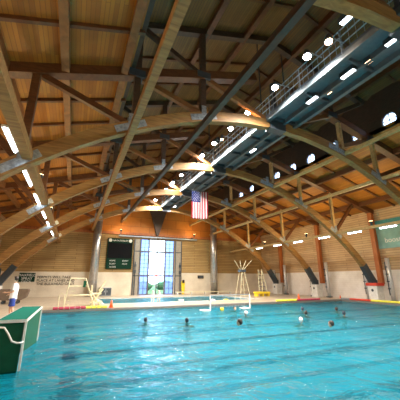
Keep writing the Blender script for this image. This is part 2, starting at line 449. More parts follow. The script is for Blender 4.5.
for (x0, x1, fr_) in ((xa, xb, 1), (xb, xc_, 0), (xc_, xd, 1)):
    g = M['frost'] if fr_ else M['glass']
    for (z0, z1, nz) in ((z252, wtop, 3), (z275, z252, 6)):
        pane_unit('window_%d' % num, x0, x1, z0, z1, 2 if fr_ else 4, nz, g); num += 1
    if fr_: pane_unit('window_%d' % num, x0, x1, Z0, z275, 2, 3, g); num += 1
d = pane_unit('door_1', xb, xc_, Z0, z275, 2, 1, M['glass'], True)
mb = MB(); xm = (xb + xc_) / 2
for s_ in (-.13, .13): mb.tube([(xm + s_, YF + .02, 1.0), (xm + s_, YF + .02, 1.5)], .025)
mb.build('door_handle', M['galv'], d)
e = thing('exit_sign', (xm, YF - .03, z275), 'small red lit exit sign above the glass double door', 'sign')
mb = MB(); mb.box((xm - .3, YF - .03, z275 - .1), (xm + .3, YF + .04, z275 + .1)); mb.build('housing', M['red'], e)
text_mesh('lettering', 'EXIT', .17, emit('lit_exit_letters', (1, .1, .05), 3), e, (xm, YF - .035, z275 - .06), (math.pi / 2, 0, 0), .004, 'CENTER')
# taupe sliding panels beside the window, and the steel track above
for (a, b, s_, lab) in ((132.6, 139.3, -1, 'tall taupe sliding panel left of the window, beside the scoreboard'), (174.2, 181, 1, 'tall taupe sliding panel right of the tall window')):
    x0, x1 = wx(a), wx(b)
    p = thing('sliding_panel', ((x0 + x1) / 2, YF - .15, Z0), lab, 'panel', 'sliding window panels')
    mb = MB(); mb.box((x0, YF - .2, Z0), (x1, YF - .08, wtop - .1)); mb.build('panel_face', M['jamb'], p)
    mb = MB()
    for x in (x0 + .06, x1 - .06): mb.box((x - .05, YF - .24, Z0 + .002), (x + .05, YF - .2, wtop - .1))
    for z in (z275, z252): mb.box((x0 + .11, YF - .235, z - .05), (x1 - .11, YF - .2, z + .05))
    mb.build('panel_frame', M['steel'], p)
    mb = MB(); xx = x0 + .25 if s_ < 0 else x1 - .3
    mb.tube([(xx, YF - .4, Z0), (xx, YF - .4, 4.0)], .05); mb.box((xx - .09, YF - .46, 2.6), (xx + .09, YF - .25, 3.0)); mb.box((xx - .09, YF - .46, 3.4), (xx + .09, YF - .25, 3.7))
    mb.build('guide_rod', M['steel'], p)
x0, x1 = wx(116), wx(196); zt = wtop + .12
t = thing('window_track', ((x0 + x1) / 2, YF - .2, zt), 'long grey steel track running above the tall window', 'track')
mb = MB(); mb.box((x0, YF - .32, zt), (x1, YF - .06, zt + .16)); mb.build('rail', M['plate'], t)
mb = MB()
for k in range(9):
    x = x0 + (x1 - x0) * (k + .5) / 9; mb.box((x - .05, YF - .2, zt + .16), (x + .05, YF, zt + .34))
mb.build('bracket', M['steel'], t)
# gable beam and the dark wedge bracket under the ridge
mb = MB(); mb.box((XL, YF - .25, GB - .02), (XR, YF, GB + .28)); b_ = mb.build('gable_beam', M['glulam_red'], loc=(XC, YF, GB)); tag(b_, 'orange wooden beam along the foot of the far gable', 'beam')
tx, tz0, tz1 = at_y(157, 228, YF).x, GB + .02, at_y(157, 212, YF).z
mb = MB(); mb.prism([(tx - 1.1, tz1), (tx + 1.1, tz1), (tx + .12, tz0), (tx - .12, tz0)], 1, YF - .55, YF - .26)
tag(mb.build('gable_bracket', M['dark_timber'], loc=(tx, YF - .4, tz0)), 'dark wedge shaped bracket pointing down at the middle of the orange gable', 'bracket')

# outside
struct(MB().box((-40, YF + .4, -.3), (70, 120, -.02)).build('ground_outside', M['grass']))
for k in range(7):
    mb = MB(); X = 12 + k * 4.6; Y = 54 + (k % 3) * 1.3
    vs = MB().ell((X, Y, .7), (1.9, 1.5, .8 + .15 * (k % 2)), 18, 12)
    for v in vs.v: v += V((noise.noise(v * 1.3), noise.noise(v * 1.3 + V((5, 0, 0))), noise.noise(v * 1.3 + V((0, 5, 0))))) * .35
    tag(vs.build('shrub', M['hedge'], loc=(X, Y, 0), smooth=True), 'rounded green shrub seen outside through the glass door', 'shrub', 'shrubs outside the door')

# ------------------------------------------------------------------ trusses
W = .34
tlabels = ['nearest glulam roof truss, its pale arch crossing the top right corner',
           'large glulam roof truss whose arch sweeps from the left edge over the upper middle',
           'second wide glulam arch truss, directly beyond the large near one',
           'third glulam arch truss in from the camera, behind the hanging flag',
           'farthest glulam arch truss, just in front of the orange gable']
def make_truss():
    Y = 0.0
    r = thing('roof_truss', (XC, 0, 0), tlabels[0], 'truss', 'glulam roof trusses')
    def P(d, z): return (XC + d, Y, z)
    for s_ in (-1, 1):
        ds = [.35 + (15.1 - .35) * i / 26 for i in range(27)]
        c = [(s_ * q, arch_z(q)) for q in ds]
        mb = MB(); vs = []; h = .25
        for i, (dd, z) in enumerate(c):
            a = c[max(0, i - 1)]; b = c[min(len(c) - 1, i + 1)]
            n = V((-(b[1] - a[1]), b[0] - a[0])).normalized() * s_
            hh = h * (1 if i else .8)
            for q, y in ((-hh, -W / 2), (-hh, W / 2), (hh, W / 2), (hh, -W / 2)):
                vs.append((XC + dd + n[0] * q, y, z + n[1] * q))
        fs = [(0, 1, 2, 3), tuple(len(vs) - 4 + k for k in (3, 2, 1, 0))]
        for i in range(len(c) - 1):
            for k in range(4): fs.append((i * 4 + k, i * 4 + (k + 1) % 4, (i + 1) * 4 + (k + 1) % 4, (i + 1) * 4 + k))
        mb.add(vs, fs); ar = mb.build('arch', M['glulam_arch'], r)
        # straight rafters
        mb = MB(); a = (s_ * 16.45, roof_lo(16.45) - .22); b = (s_ * 1.2, roof_lo(1.2) - .22)
        mb.bar(P(*a), P(*b), .42, .42); raf = mb.build('rafter', M['brown'], r)
        mb = MB(); mb.bar(P(s_ * 7.55, roof_hi(7.55) - .2), P(s_ * .05, roof_hi(.05) - .2), .3, .34); mb.build('upper_rafter', M['dark_timber'], r)
        # posts
        for d, z0, z1, m, w in ((11.2, arch_z(11.2) + .2, roof_lo(11.2) - .4, 'brown', .26), (7.45, arch_z(7.6) + .2, roof_hi(7.6) - .3, 'dark_timber', .27),
                                (4.3, arch_z(4.3) + .2, roof_hi(4.3) - .35, 'dark_timber', .27), (14.6, 3.0, roof_lo(14.6) - .4, 'brown', .2)):
            if d == 14.6: continue
            if s_ > 0 and d > 4: m = 'pale_glulam'
            if s_ > 0 and d == 7.45: d, z1 = 7.75, roof_lo(7.6) - .4
            if s_ > 0 and d == 4.3: d = 4.9; z0 = arch_z(4.9) + .2; z1 = roof_lo(4.9) - .4
            mb = MB(); mb.bar(P(s_ * d, z0), P(s_ * d, z1), w * (.8 if s_ > 0 else 1), w * (.8 if s_ > 0 else 1)); mb.build('post', M[m], r)
            if s_ > 0 and d == 4.9:
                mb = MB(); mb.bar(P(4.4, roof_lo(4.4)), P(4.4, roof_hi(4.4) - .35), .24, .24); mb.build('post', M['dark_timber'], r)
        # diagonals
        for (d0, z0, d1, z1, m) in ((11.0, roof_lo(11) - .45, 7.8, arch_z(7.8) + .25, 'brown'), (11.4, arch_z(11.2) + .15, 13.9, roof_lo(13.9) - .4, 'brown'),
                                    (7.2, roof_lo(7.2) - .5, 4.5, arch_z(4.5) + .28, 'glulam'), (7.2, roof_hi(7.2) - .45, 4.5, roof_lo(4.5) - .05, 'dark_timber'),
                                    (4.1, roof_lo(4.3) - .3, .55, 10.05, 'glulam')):
            mb = MB(); mb.bar(P(s_ * d0, z0), P(s_ * d1, z1), .2, .24); mb.build('diagonal', M[m], r)
        # steel plates at the joints
        for d, hw in ((11.2, .55), (7.6, .6), (4.3, .65)):
            mb = MB()
            for y in (-W / 2 - .012, W / 2 + .012):
                mb.bar((XC + s_ * (d - hw), y, arch_z(d - hw)), (XC + s_ * (d + hw), y, arch_z(d + hw)), .02, .30)
                mb.bar((XC + s_ * d, y, arch_z(d)), (XC + s_ * d, y, arch_z(d) + .55), .022, .24)
            for y in (-W / 2 - .03, W / 2 + .03):
                for k in range(5):
                    q = d - hw + .1 + k * (2 * hw - .2) / 4
                    mb.ell((XC + s_ * q, y, arch_z(q) + .06 * (-1) ** k), (.04, .02, .04), 6, 4)
            mb.build('joint_plate', M['plate'], ar)
        for d, z in ((7.5, roof_lo(7.6) - .25), (4.3, roof_lo(4.3) - .25)):
            mb = MB(); mb.box((XC + s_ * d - .35, -.235, z - .17), (XC + s_ * d + .35, .235, z + .17))
            mb.build('joint_plate', M['steel'], raf)
        # foot shoe
        mb = MB(); mb.box((XC + s_ * 15.1 - .28, -W / 2 - .03, 1.38), (XC + s_ * 15.1 + .28, W / 2 + .03, 1.85)); mb.bar((XC + s_ * 15.02, 0, 1.7), (XC + s_ * 14.1, 0, arch_z(14.1)), W + .06, .54); mb.build('steel_shoe', M['steel'], r)
    mb = MB(); mb.box((XC - .5, -.24, 9.52), (XC + .5, .24, 9.98)); mb.bar((XC, 0, 9.9), (XC, 0, roof_lo(1.2) - .2), .2, .2)
    mb.build('crown_node', M['steel'], r)
    return r
tr = make_truss()
for i, y in enumerate(TY):
    if i == 0: tr.location = (XC, y, 0)
    else: dup(tr, (XC, y, 0), tlabels[i])

# long beams riding on the arches
def long_beam(name, x, z, w, h, mat, label, cat='beam', y0=YB, y1=YF, group=None):
    mb = MB(); mb.box((x - w / 2, y0, z - h / 2), (x + w / 2, y1, z + h / 2))
    return tag(mb.build(name, M[mat], loc=(x, y0, z - h / 2)), label, cat, group)
for d, lab in ((-11.0, 'long pale beam on the far left carrying the row of fluorescent tubes'),
               (-7.6, 'long beam under the arches running from the top of view to the left duct column'),
               (4.9, 'long pale beam directly below the round windows, just right of the catwalk'),
               (7.9, 'middle long pale beam across the right arches'),
               (11.2, 'lowest long beam on the right, carrying fluorescent tubes in front of the board wall')):
    z = arch_z(d) - .36
    if d > 0: z = arch_z(d) + .1
    w = .16 if d > 0 else .24
    if d == 4.9: z = arch_z(d)
    if d == 11.2: z = arch_z(d) - .1
    if d == -11.0: z = 6.03; w = .3
    long_beam('longitudinal_beam', XC + d, z - (0.0 if d > 0 else .02), w, .2 if d > 0 else .3, 'pale_glulam' if d > 0 else 'glulam_arch', lab, group='long beams on the arches')
long_beam('longitudinal_beam', XC - 4.3, arch_z(4.3) - .40, .24, .26, 'dark_timber', 'dark long beam under the arches between the catwalk and the left beams', group='long beams on the arches')
# roof purlins
pl = {-8.05: 'roof purlin at the inner edge of the low left roof, beside the raised roof', -10.25: 'broad roof purlin running straight up at the upper left of view', -12.2: 'roof purlin near the left edge of view', -14.6: 'outermost roof purlin above the left wall',
      9.6: 'roof purlin on the low right roof just outside the round windows', 12.2: 'roof purlin midway down the low right roof', 14.6: 'outermost roof purlin above the right wall'}
for d, lab in pl.items(): long_beam('roof_purlin', XC + d, roof_lo(d) - .2, .28, .38, 'glulam' if d < 0 else 'brown', lab, group='roof purlins')
pu = {-6.0: 'purlin at the left edge of the raised roof', -4.0: 'purlin of the raised roof left of the ridge', -1.7: 'purlin of the raised roof just left of the ridge', 1.7: 'purlin of the raised roof just right of the ridge',
      4.2: 'purlin of the raised roof right of the ridge', 6.5: 'purlin of the raised roof beside the round windows'}
for d, lab in pu.items(): long_beam('roof_purlin', XC + d, roof_hi(d) - .19, .26, .36, 'brown', lab, group='roof purlins')
# thin joists between the trusses
js = {}
for k in range(-1, 5):
    for q in (1, 2):
        y = 4 + 6.7 * k + q * 6.7 / 3
        if y < 0: continue
        for s_ in (-1, 1):
            for nm, d0, d1, fz, grp in (('low', 16.4, 7.65, roof_lo, 'low'), ('high', 7.55, .05, roof_hi, 'raised')):
                key = (nm, s_); side = 'left' if s_ < 0 else 'right'
                if key not in js:
                    mb = MB(); mb.bar((XC + s_ * d0, 0, fz(d0) - .07), (XC + s_ * d1, 0, fz(d1) - .07), .14, .16)
                    js[key] = mb.build('roof_joist', M['brown'], loc=(XC + s_ * d1, 0, fz(d1)))
                    o = js[key]
                else: o = js[key].copy(); col.objects.link(o)
                o.location.y = y
                tag(o, 'thin dark joist across the underside of the %s %s roof boards' % (grp, side), 'joist', '%s %s roof joists' % (grp, side))

# wall posts, pedestals, ducts beside them
pedl = {1: ('beyond the right edge of view', ''), 2: ('with red cap, nearest on the right wall', ''), 3: ('second along the right wall', ''), 4: ('third along the right wall', '')}
for i, y in enumerate(TY):
    if i == 0: continue
    for s_ in (-1, 1):
        if s_ < 0 and i < 3: continue
        side = 'right' if s_ > 0 else 'left'
        wh = {1: 'nearest the camera', 2: 'behind the red capped pedestal', 3: 'second visible along the wall', 4: 'farthest along the wall'}[i]
        X = XC + s_ * 16.15
        mb = MB(); mb.box((X - .17, y - .2, 1.5), (X + .17, y + .2, roof_lo(16.15) - .35))
        tag(mb.build('wall_post', M['glulam_red'], loc=(X, y, 1.5)), 'orange wooden wall post on the %s wall, %s' % (side, wh), 'post', 'wall posts')
        p = thing('arch_pedestal', (XC + s_ * 15.25, y, Z0), 'white concrete pedestal under an arch foot, %s side, %s' % (side, wh.replace('behind the red capped pedestal', 'with a red cap')), 'pedestal', 'arch pedestals')
        X = XC + s_ * 15.25
        mb = MB(); mb.box((X - .42, y - .42, Z0), (X + .42, y + .42, 1.38)); mb.build('plinth', M['white'], p, bevel=.03)
        mb = MB(); mb.ell((X - s_ * .43, y, 1.0), (.03, .12, .12), 12, 6); mb.build('socket', M['steel'], p)
        if i == 2:
            mb = MB(); mb.box((X - .5, y - .5, 1.38), (X + .5, y + .5, 1.62)); mb.build('cap', M['red'], p)
        for q in (-1.15, 1.05):
            dx = XC + s_ * 15.7
            dn = 'left' if q > 0 else 'right'
            t = thing('heating_pipe', (dx, y + q, Z0), 'upright silver pipe %s of the arch foot, %s wall, %s' % (dn, side, wh), 'pipe', 'upright pipes by the arch feet')
            mb = MB(); mb.tube([(dx, y + q, Z0 + .1), (dx, y + q, 3.7 if q < 0 else 3.1)], .17, 14); mb.build('duct', M['galv'], t, smooth=True)
            mb = MB(); mb.box((dx + .06, y + q + .12, .6), (dx + .36, y + q + .34, 3.4 if q < 0 else 2.9))
            for k in range(4): mb.box((dx - .20, y + q - .02, 1.1 + k * .6), (dx + .2, y + q + .22, 1.18 + k * .6))
            mb.build('equipment_rack', M['steel'], t)
            mb = MB(); mb.box((dx - .22, y + q - .22, Z0), (dx + .22, y + q + .22, Z0 + .1)); mb.build('pipe_base', M['steel'], t)

# silver columns at the far wall
for px, ptop, r_, lab in ((95.3, 0, .45, 'tall round silver column left of the scoreboard'), (213.8, 0, .46, 'tall round silver column right of the tall window')):
    y = YF - .9; b = at_y(px - (2.5 if px < 100 else -.3), 282, y); x = b.x
    c = thing('duct_column', (x, y, Z0), lab, 'column', 'silver columns'); top = roof_lo(max(7.7, abs(x - XC))) - .1 if abs(x - XC) > 7.6 else 10.6
    mb = MB(); mb.tube([(x, y, Z0), (x, y, min(top, 10.2))], r_, 28); mb.build('shaft', M['column_metal'], c, smooth=True)
    mb = MB()
    for k in range(5):
        z = 1.6 + k * 1.75; mb.tube([(x, y, z), (x, y, z + .05)], r_ + .025, 28)
    mb.build('band', M['plate'], c, smooth=True)

# ------------------------------------------------------------------ catwalk
CX0, CX1, CZ = 8.5, 10.25, 10.12; CY0, CY1 = 1.0, 32.2
c = thing('catwalk', (9.4, CY0, CZ), 'long dark blue steel catwalk with railings under the ridge', 'catwalk')
mb = MB(); mb.box((CX0, CY0, CZ), (CX1, CY1, CZ + .06)); mb.build('walkway', M['blue_steel'], c)
for x in (CX0, CX1, (CX0 + CX1) / 2 + .1):
    mb = MB(); w = .10 if x in (CX0, CX1) else .07
    mb.box((x - w, CY0, CZ - .24), (x + w, CY1, CZ)); mb.build('girder', M['blue_steel'], c)
k = 0; y = CY0 + .4
while y < CY1:
    mb = MB(); mb.box((CX0, y - .05, CZ - .16), (CX1, y + .05, CZ)); mb.build('cross_member', M['steel'], c); y += 2.233
for x in (CX0, CX1):
    for z in (CZ + .5, CZ + .85, CZ + 1.15):
        mb = MB(); mb.tube([(x, CY0, z), (x, CY1, z)], .026, 6); mb.build('handrail', M['plate'], c)
    mb = MB(); mb.box((x - .02, CY0, CZ + .06), (x + .02, CY1, CZ + .2)); mb.build('toe_board', M['steel'], c)
    y = CY0 + .4
    while y < CY1:
        mb = MB(); mb.tube([(x, y, CZ), (x, y, CZ + 1.15)], .03, 6); mb.build('stanchion', M['plate'], c); y += 2.233
    mb = MB(); y = CY0
    while y < CY1:
        mb.tube([(x, y, CZ + .2), (x, y, CZ + 1.15)], .009, 4); y += .3
    tag(mb.build('baluster', M['plate'], c), kind='stuff')
for y in TY:
    for s_ in (0, 1):
        mb = MB(); xx = CX0 if s_ == 0 else CX1; mb.tube([(xx, y + .3, CZ + 1.1), (xx, y + .3, roof_hi(xx - XC) - .1)], .035, 6); mb.build('hanger', M['steel'], c)

# ------------------------------------------------------------------ lamps on the catwalk
def point(loc, power, color, r=.1, name='lamp_light', parent=None, kind='POINT'):
    L = bpy.data.lights.new(name, kind); L.energy = power; L.color = color; L.shadow_soft_size = r
    o = bpy.data.objects.new(name, L); col.objects.link(o)
    if parent is not None: o.parent = parent; o.location = V(loc) - V(parent['_o'])
    else: o.location = loc
    return o
LX, LZ = 7.65, 10.7
lamps = [(307, 56), (275, 87), (248, 112), (231, 128), (214.5, 142.8), (202.4, 155), (190.6, 165.2), (181.3, 174.7), (173, 182), (166.4, 189), (155.7, 199.7)]
names = ['nearest and brightest white floodlight on the catwalk rail', 'second white floodlight from the near end of the catwalk', 'floodlight just above the crown of the large arch',
         'small floodlight immediately beyond the large arch crown', 'starry floodlight above the middle of the catwalk', 'floodlight sixth from the near end of the catwalk', 'floodlight above and left of the hanging flag',
         'floodlight eighth along the catwalk, left of the flag top', 'floodlight ninth along the catwalk rail', 'last but one floodlight at the far end of the catwalk', 'farthest floodlight, at the end of the catwalk']
def flood(px, py, warm, lab, scale=1.0):
    p = at_x(px, py, LX)
    f = thing('floodlight', (p.x, p.y, p.z), lab, 'floodlight', 'catwalk floodlights')
    mb = MB(); mb.tube([(p.x + .02, p.y, p.z + .26), (p.x, p.y, p.z + .12), (p.x - .02, p.y - .02, p.z - .02)], [.08, .15 * scale, .19 * scale], 16); hs = mb.build('housing', M['steel'], f, smooth=True)
    mb = MB(); mb.ell((p.x - .02, p.y - .02, p.z - .06), (.15 * scale, .15 * scale, .10 * scale), 14, 8); mb.build('lens', M['flood_warm' if warm else 'flood'], hs, smooth=True)
    mb = MB(); mb.tube([(p.x + .02, p.y, p.z + .24), (CX0 - .02, p.y, p.z + .24)], .025, 6); mb.build('bracket', M['plate'], f)
    L = point((p.x - .03, p.y - .03, p.z - .2), 2300 * scale if not warm else 400, (1, .93, .84) if not warm else (1, .6, .35), .12, parent=f, kind='SPOT')
    L.data.spot_size = math.radians(158); L.data.spot_blend = .55
for (px, py), lab in zip(lamps, names): flood(px, py, False, lab)
flood(328.5, 41, True, 'warm orange floodlight at the near end of the catwalk', .85)
flood(222, 139, True, 'small warm orange floodlight halfway along the catwalk', .5)
flood(196, 163.8, True, 'tiny warm orange floodlight by the flag end of the catwalk', .45)
# flat panel lights under the catwalk
fill_panels = [((9.75, yy), 'white panel light added as fill under the far part of the catwalk, %s beyond the large arch' % q_) for yy, q_ in ((13.8, 'first'), (25.0, 'second'), (29.6, 'third'))]  # far panels added to brighten the right side of the hall
for px, py, warm, lab in ((394.5, 40, 0, 'white panel light under the catwalk nearest the right edge of view'), (369, 62, 1, 'warm panel light under the catwalk at the near end'),
                          (348, 74, 0, 'long white panel light under the middle of the near catwalk'), (328.5, 92.5, 1, 'small warm panel light under the catwalk'),
                          (312, 100, 0, 'white panel light under the catwalk close to the large arch'), (349, 17, 0, 'bright white panel light beside the near catwalk rail')) + tuple((m_[0], None, 0, m_[1]) for m_ in fill_panels):
    z = CZ - .2; p = at_z(px, py, z) if py is not None else V((px[0], px[1], z))
    f = thing('panel_light', (p.x, p.y, z), lab, 'light', 'panel lights under the catwalk')
    h = .32 if not warm else .14
    mb = MB(); mb.box((p.x - .11, p.y - h, z), (p.x + .11, p.y + h, z + .2)); mb.build('housing', M['steel'], f)
    mb = MB(); mb.box((p.x - .085, p.y - h + .03, z - .02), (p.x + .085, p.y + h - .03, z)); mb.build('lens', M['panel_warm' if warm else 'panel_on'], f)
    if not warm:
        L = point((p.x + .05, p.y, z - .06), 1900, (1, .94, .86), .12, parent=f, kind='SPOT'); L.data.spot_size = math.radians(168); L.data.spot_blend = .5

# fluorescent tubes
def tube_light(x, y, z, L, lab, grp, under=True):
    f = thing('fluorescent_light', (x, y, z), lab, 'light', grp)
    mb = MB(); mb.box((x - .09, y - L / 2, z + .03), (x + .09, y + L / 2, z + .10)); mb.build('housing', M['white'], f)
    mb = MB(); mb.tube([(x, y - L / 2 + .03, z), (x, y + L / 2 - .03, z)], .042, 8); mb.build('tube', M['tube'], f)
zl_ = 5.87
ordn = ['nearest', 'second', 'third', 'fourth', 'fifth', 'sixth', 'seventh']
for k, (a, b) in enumerate((((4.5, 128), (15.5, 152)), ((23.5, 171), (31, 185)), ((34.5, 196), (39.5, 206)), ((41.5, 211), (45.5, 220)), ((46.8, 223), (49.6, 229)), ((50.8, 232), (53.2, 237)))):
    x = XC - 11.26
    p, q = at_x(a[0], a[1], x), at_x(b[0], b[1], x)
    yy = (p.y + q.y) / 2; L = min(2.4, max(1.5, q.y - p.y))
    tube_light(x, yy, zl_, L, '%s lit fluorescent tube in the row at the left' % ordn[k], 'left row of fluorescent tubes')
zr_ = arch_z(11.2) - .2 - .095
for k, (px, py) in enumerate(((388, 227), (354.5, 232.5), (324, 238), (298, 242.5), (277.5, 246), (259.5, 249))):
    x = XC + 11.2; p = at_x(px, py, x)
    tube_light(x, p.y, zr_, 1.25, '%s lit fluorescent tube in the row along the right wall' % ordn[k], 'right row of fluorescent tubes')

# warm uplights clamped to the outer roof beams
def uplight(x, y, z, lab, pw):
    f = thing('uplight', (x, y, z), lab, 'light', 'warm uplights')
    mb = MB(); mb.tube([(x, y, z - .16), (x, y, z)], [.09, .16], 14); mb.build('housing', M['steel'], f)
    mb = MB(); mb.tube([(x, y, z), (x, y, z + .02)], .14, 14); mb.build('lens', M['up_on'], f)
    mb = MB(); mb.box((x - .05, y - .05, z - .34), (x + .05, y + .05, z - .16)); mb.build('clamp', M['steel'], f)
    point((x, y, z + .12), pw, (1, .70, .34), .12, parent=f)
    return f
for k, y in enumerate((4.9, 14.0, 20.7, 27.4)):
    uplight(XC - 11.0, y, 6.18 + .34, 'small warm uplight on the left long beam, %s from the camera' % ordn[k], 170 if k else 110)
for k, y in enumerate((14.0, 20.7, 27.4)):
    uplight(XC + 11.2, y, arch_z(11.2) + .34, 'small warm uplight on the lowest right beam, %s from the camera' % ordn[k], 420)
for k, x in enumerate((4.6, 14.0)):
    up = uplight(x, YF - 1.6, 7.6, 'warm uplight below the orange gable, %s side' % ('left' if k == 0 else 'right'), 130)
    mb = MB(); mb.tube([(x, YF - 1.6, 7.2), (x, YF - .02, 7.2)], .04, 8)
    mb.build('wall_arm', M['steel'], up)

# ------------------------------------------------------------------ scoreboard
x0, x1 = wx(105.3), wx(131); z0, z1 = at_y(118, 269, YF).z, at_y(118, 238.5, YF).z
s = thing('scoreboard', ((x0 + x1) / 2, YF - .12, z0), 'dark green square scoreboard with two white discs on the far wall', 'scoreboard')
mb = MB(); mb.box((x0, YF - .24, z0), (x1, YF - .02, z1)); mb.build('cabinet', M['board_green'], s, bevel=.03)
w_, h_ = x1 - x0, z1 - z0
mb = MB(); mb.box((x0 + .03 * w_, YF - .26, z0 + .34 * h_), (x1 - .03 * w_, YF - .24, z0 + .84 * h_)); mb.build('display', M['black'], s)
for q in (.1, .9):
    mb = MB(); cx, cz = x0 + q * w_, z0 + .925 * h_
    mb.prism([(cx + .2 * math.cos(t * math.pi / 12), cz + .2 * math.sin(t * math.pi / 12)) for t in range(24)], 1, YF - .28, YF - .24); mb.build('disc', M['white'], s)
text_mesh('lettering', 'NATATORIUM', .28, M['white'], s, (x0 + .5 * w_, YF - .25, z0 + .895 * h_), (math.pi / 2, 0, 0), .01, 'CENTER')
for q, zz, tx_ in ((.12, .24, 'HOME'), (.12, .14, 'GUEST'), (.62, .24, 'EVENT'), (.62, .14, 'HEAT'), (.14, .04, 'SCORE')):
    text_mesh('lettering', tx_, .24, M['white'], s, (x0 + q * w_, YF - .25, z0 + zz * h_), (math.pi / 2, 0, 0))

# green sign and black rows of letters
x0, x1 = wx(20.5), wx(36.5); z1, z0 = at_y(28, 272.8, YF).z, at_y(28, 281.8, YF).z
s = thing('wall_sign', ((x0 + x1) / 2, YF - .03, z0), 'small green sign with white capital letters on the far left wall', 'sign')
mb = MB(); mb.box((x0, YF - .05, z0), (x1, YF - .01, z1)); mb.build('sign_board', M['board_green'], s)
text_mesh('lettering', 'MAXFIELD\nSPRAY\nDECK', .36, M['white'], s, ((x0 + x1) / 2, YF - .06, z1 - .36), (math.pi / 2, 0, 0), .006, 'CENTER')
x0 = wx(38.5); z1 = at_y(55, 275.6, YF).z
s = thing('wall_lettering', (x0, YF - .02, z1 - 1), 'three rows of black capital letters on the pale far wall', 'lettering')
text_mesh('lettering', 'PERMITS WILL TAKE\nPLACE AT LANES AND\nTHE BULKHEAD ONLY', .37, M['black'], s, (x0, YF - .03, z1 - .28), (math.pi / 2, 0, 0), .008)

# teal banner on the right wall
X = XR - .05; p, q = at_x(369, 224, X), at_x(369, 250, X)
y1 = p.y; y0 = y1 - 6.2
bn = thing('wall_banner', (X, (y0 + y1) / 2, q.z), 'wide pale teal banner with white lettering high on the right wall', 'banner')
mb = MB(); mb.box((X - .02, y0, q.z), (X, y1, p.z - .55)); mb.build('cloth', M['teal'], bn)
mb = MB(); mb.box((X - .025, y0, p.z - .55), (X, y1, p.z + .15)); mb.build('header_band', M['teal_dark'], bn)
tp = at_x(385, 241, X)
text_mesh('lettering', 'booster club', .62, M['white'], bn, (X - .03, tp.y, tp.z - .15), (math.pi / 2, 0, -math.pi / 2), .006)

# ------------------------------------------------------------------ flag under the catwalk
YFL = 21.6; a, b = at_y(192, 190.5, YFL), at_y(208, 219.5, YFL)
fg = thing('flag', ((a.x + b.x) / 2, YFL, b.z), 'american flag hanging with vertical stripes below the catwalk', 'flag')
mb = MB(); nx, nz = 26, 20; vs = []; fs = []; mi = []
ww, hh = b.x - a.x, a.z - b.z
for j in range(nz + 1):
    for i in range(nx + 1):
        u, v = i / nx, j / nz
        vs.append((a.x + u * ww, YFL + .07 * math.sin(u * 11 + v * 1.2) * (.4 + .6 * v), a.z - v * hh - .03 * math.sin(u * 5)))
for j in range(nz):
    for i in range(nx):
        k = j * (nx + 1) + i; fs.append((k, k + 1, k + nx + 2, k + nx + 1))
        st = i // 2
        mi.append(2 if (i < 14 and j < 8) else (0 if st % 2 == 0 else 1))
mb.add(vs, fs); mb.mi = mi
o = mb.build('cloth', [M['fl_red'], M['fl_white'], M['fl_blue']], fg, smooth=True)
sd = o.modifiers.new('solid', 'SOLIDIFY'); sd.thickness = .01
mb = MB()
for r_ in range(7):
    for q in range(5 if r_ % 2 == 0 else 4):
        u = (.06 + .1 * q + (0 if r_ % 2 == 0 else .05)); v = .04 + .05 * r_
        x, z = a.x + u * ww, a.z - v * hh
        mb.ell((x, YFL + .07 * math.sin(u * 11 + v * 1.2) * (.4 + .6 * v) - .012, z), (.025, .008, .025), 6, 4)
mb.build('star', M['fl_white'], fg)['kind'] = 'stuff'
mb = MB(); mb.tube([(a.x - .1, YFL, a.z + .03), (b.x + .1, YFL, a.z + .03)], .025, 8)
mb.tube([(a.x + .1, YFL, a.z + .03), (a.x + .1, YFL, CZ - .2)], .008, 5); mb.tube([(b.x - .1, YFL, a.z + .03), (b.x - .1, YFL, CZ - .2)], .008, 5)
mb.build('hanging_rod', M['steel'], fg)

# ------------------------------------------------------------------ green bulkhead box at the left
bx0, bx1, by0, by1, bz = -1.42, -.86, 7.8, 11.3, 1.0
g = thing('bulkhead_box', (-1.14, 9.5, -.4), 'green sided white framed bulkhead standing in the water at the left edge', 'bulkhead')
mb = MB(); mb.box((bx0, by0, bz), (bx1, by1, bz + .04)); mb.build('top_board', M['green_top'], g)
mb = MB(); mb.prism([(by0 + .04, .35), (by1 - .04, -.06), (by1 - .04, bz - .03), (by0 + .04, bz - .03)], 0, bx1 - .04, bx1 - .01); mb.build('side_panel', M['green'], g)
mb = MB(); mb.prism([(by0 + .04, .35), (by1 - .04, -.06), (by1 - .04, bz - .03), (by0 + .04, bz - .03)], 0, bx0 + .01, bx0 + .04); mb.build('side_panel', M['green'], g)
mb = MB(); mb.box((bx0 + .04, by0, -.12), (bx1 - .04, by0 + .03, bz - .03)); mb.build('end_panel', M['green'], g)
mb = MB()
for x in (bx0, bx1): mb.bar((x, by0, bz + .01), (x, by1, bz + .01), .035, .06, (1, 0, 0))
for y in (by0, by1): mb.bar((bx0, y, bz + .01), (bx1, y, bz + .01), .035, .06, (0, 1, 0))
mb.build('rim', M['white'], g)
for x in (bx0, bx1):
    for y in (by0, by1):
        mb = MB(); mb.bar((x, y, bz), (x, y, BOT), .045, .045); mb.build('leg', M['white'], g)
mb = MB(); hy = by0 - .12
mb.tube([(bx0 + .02, by0, .92), (bx0 + .02, hy, .92), (bx0 + .18, hy, .90), (bx0 + .27, hy, .78), (bx0 + .36, hy, .62), (bx0 + .46, hy, .58), (bx1 - .01, hy, .58), (bx1 - .01, by0, .58)], .02, 8)
mb.build('grab_rail', M['white'], g, smooth=True)

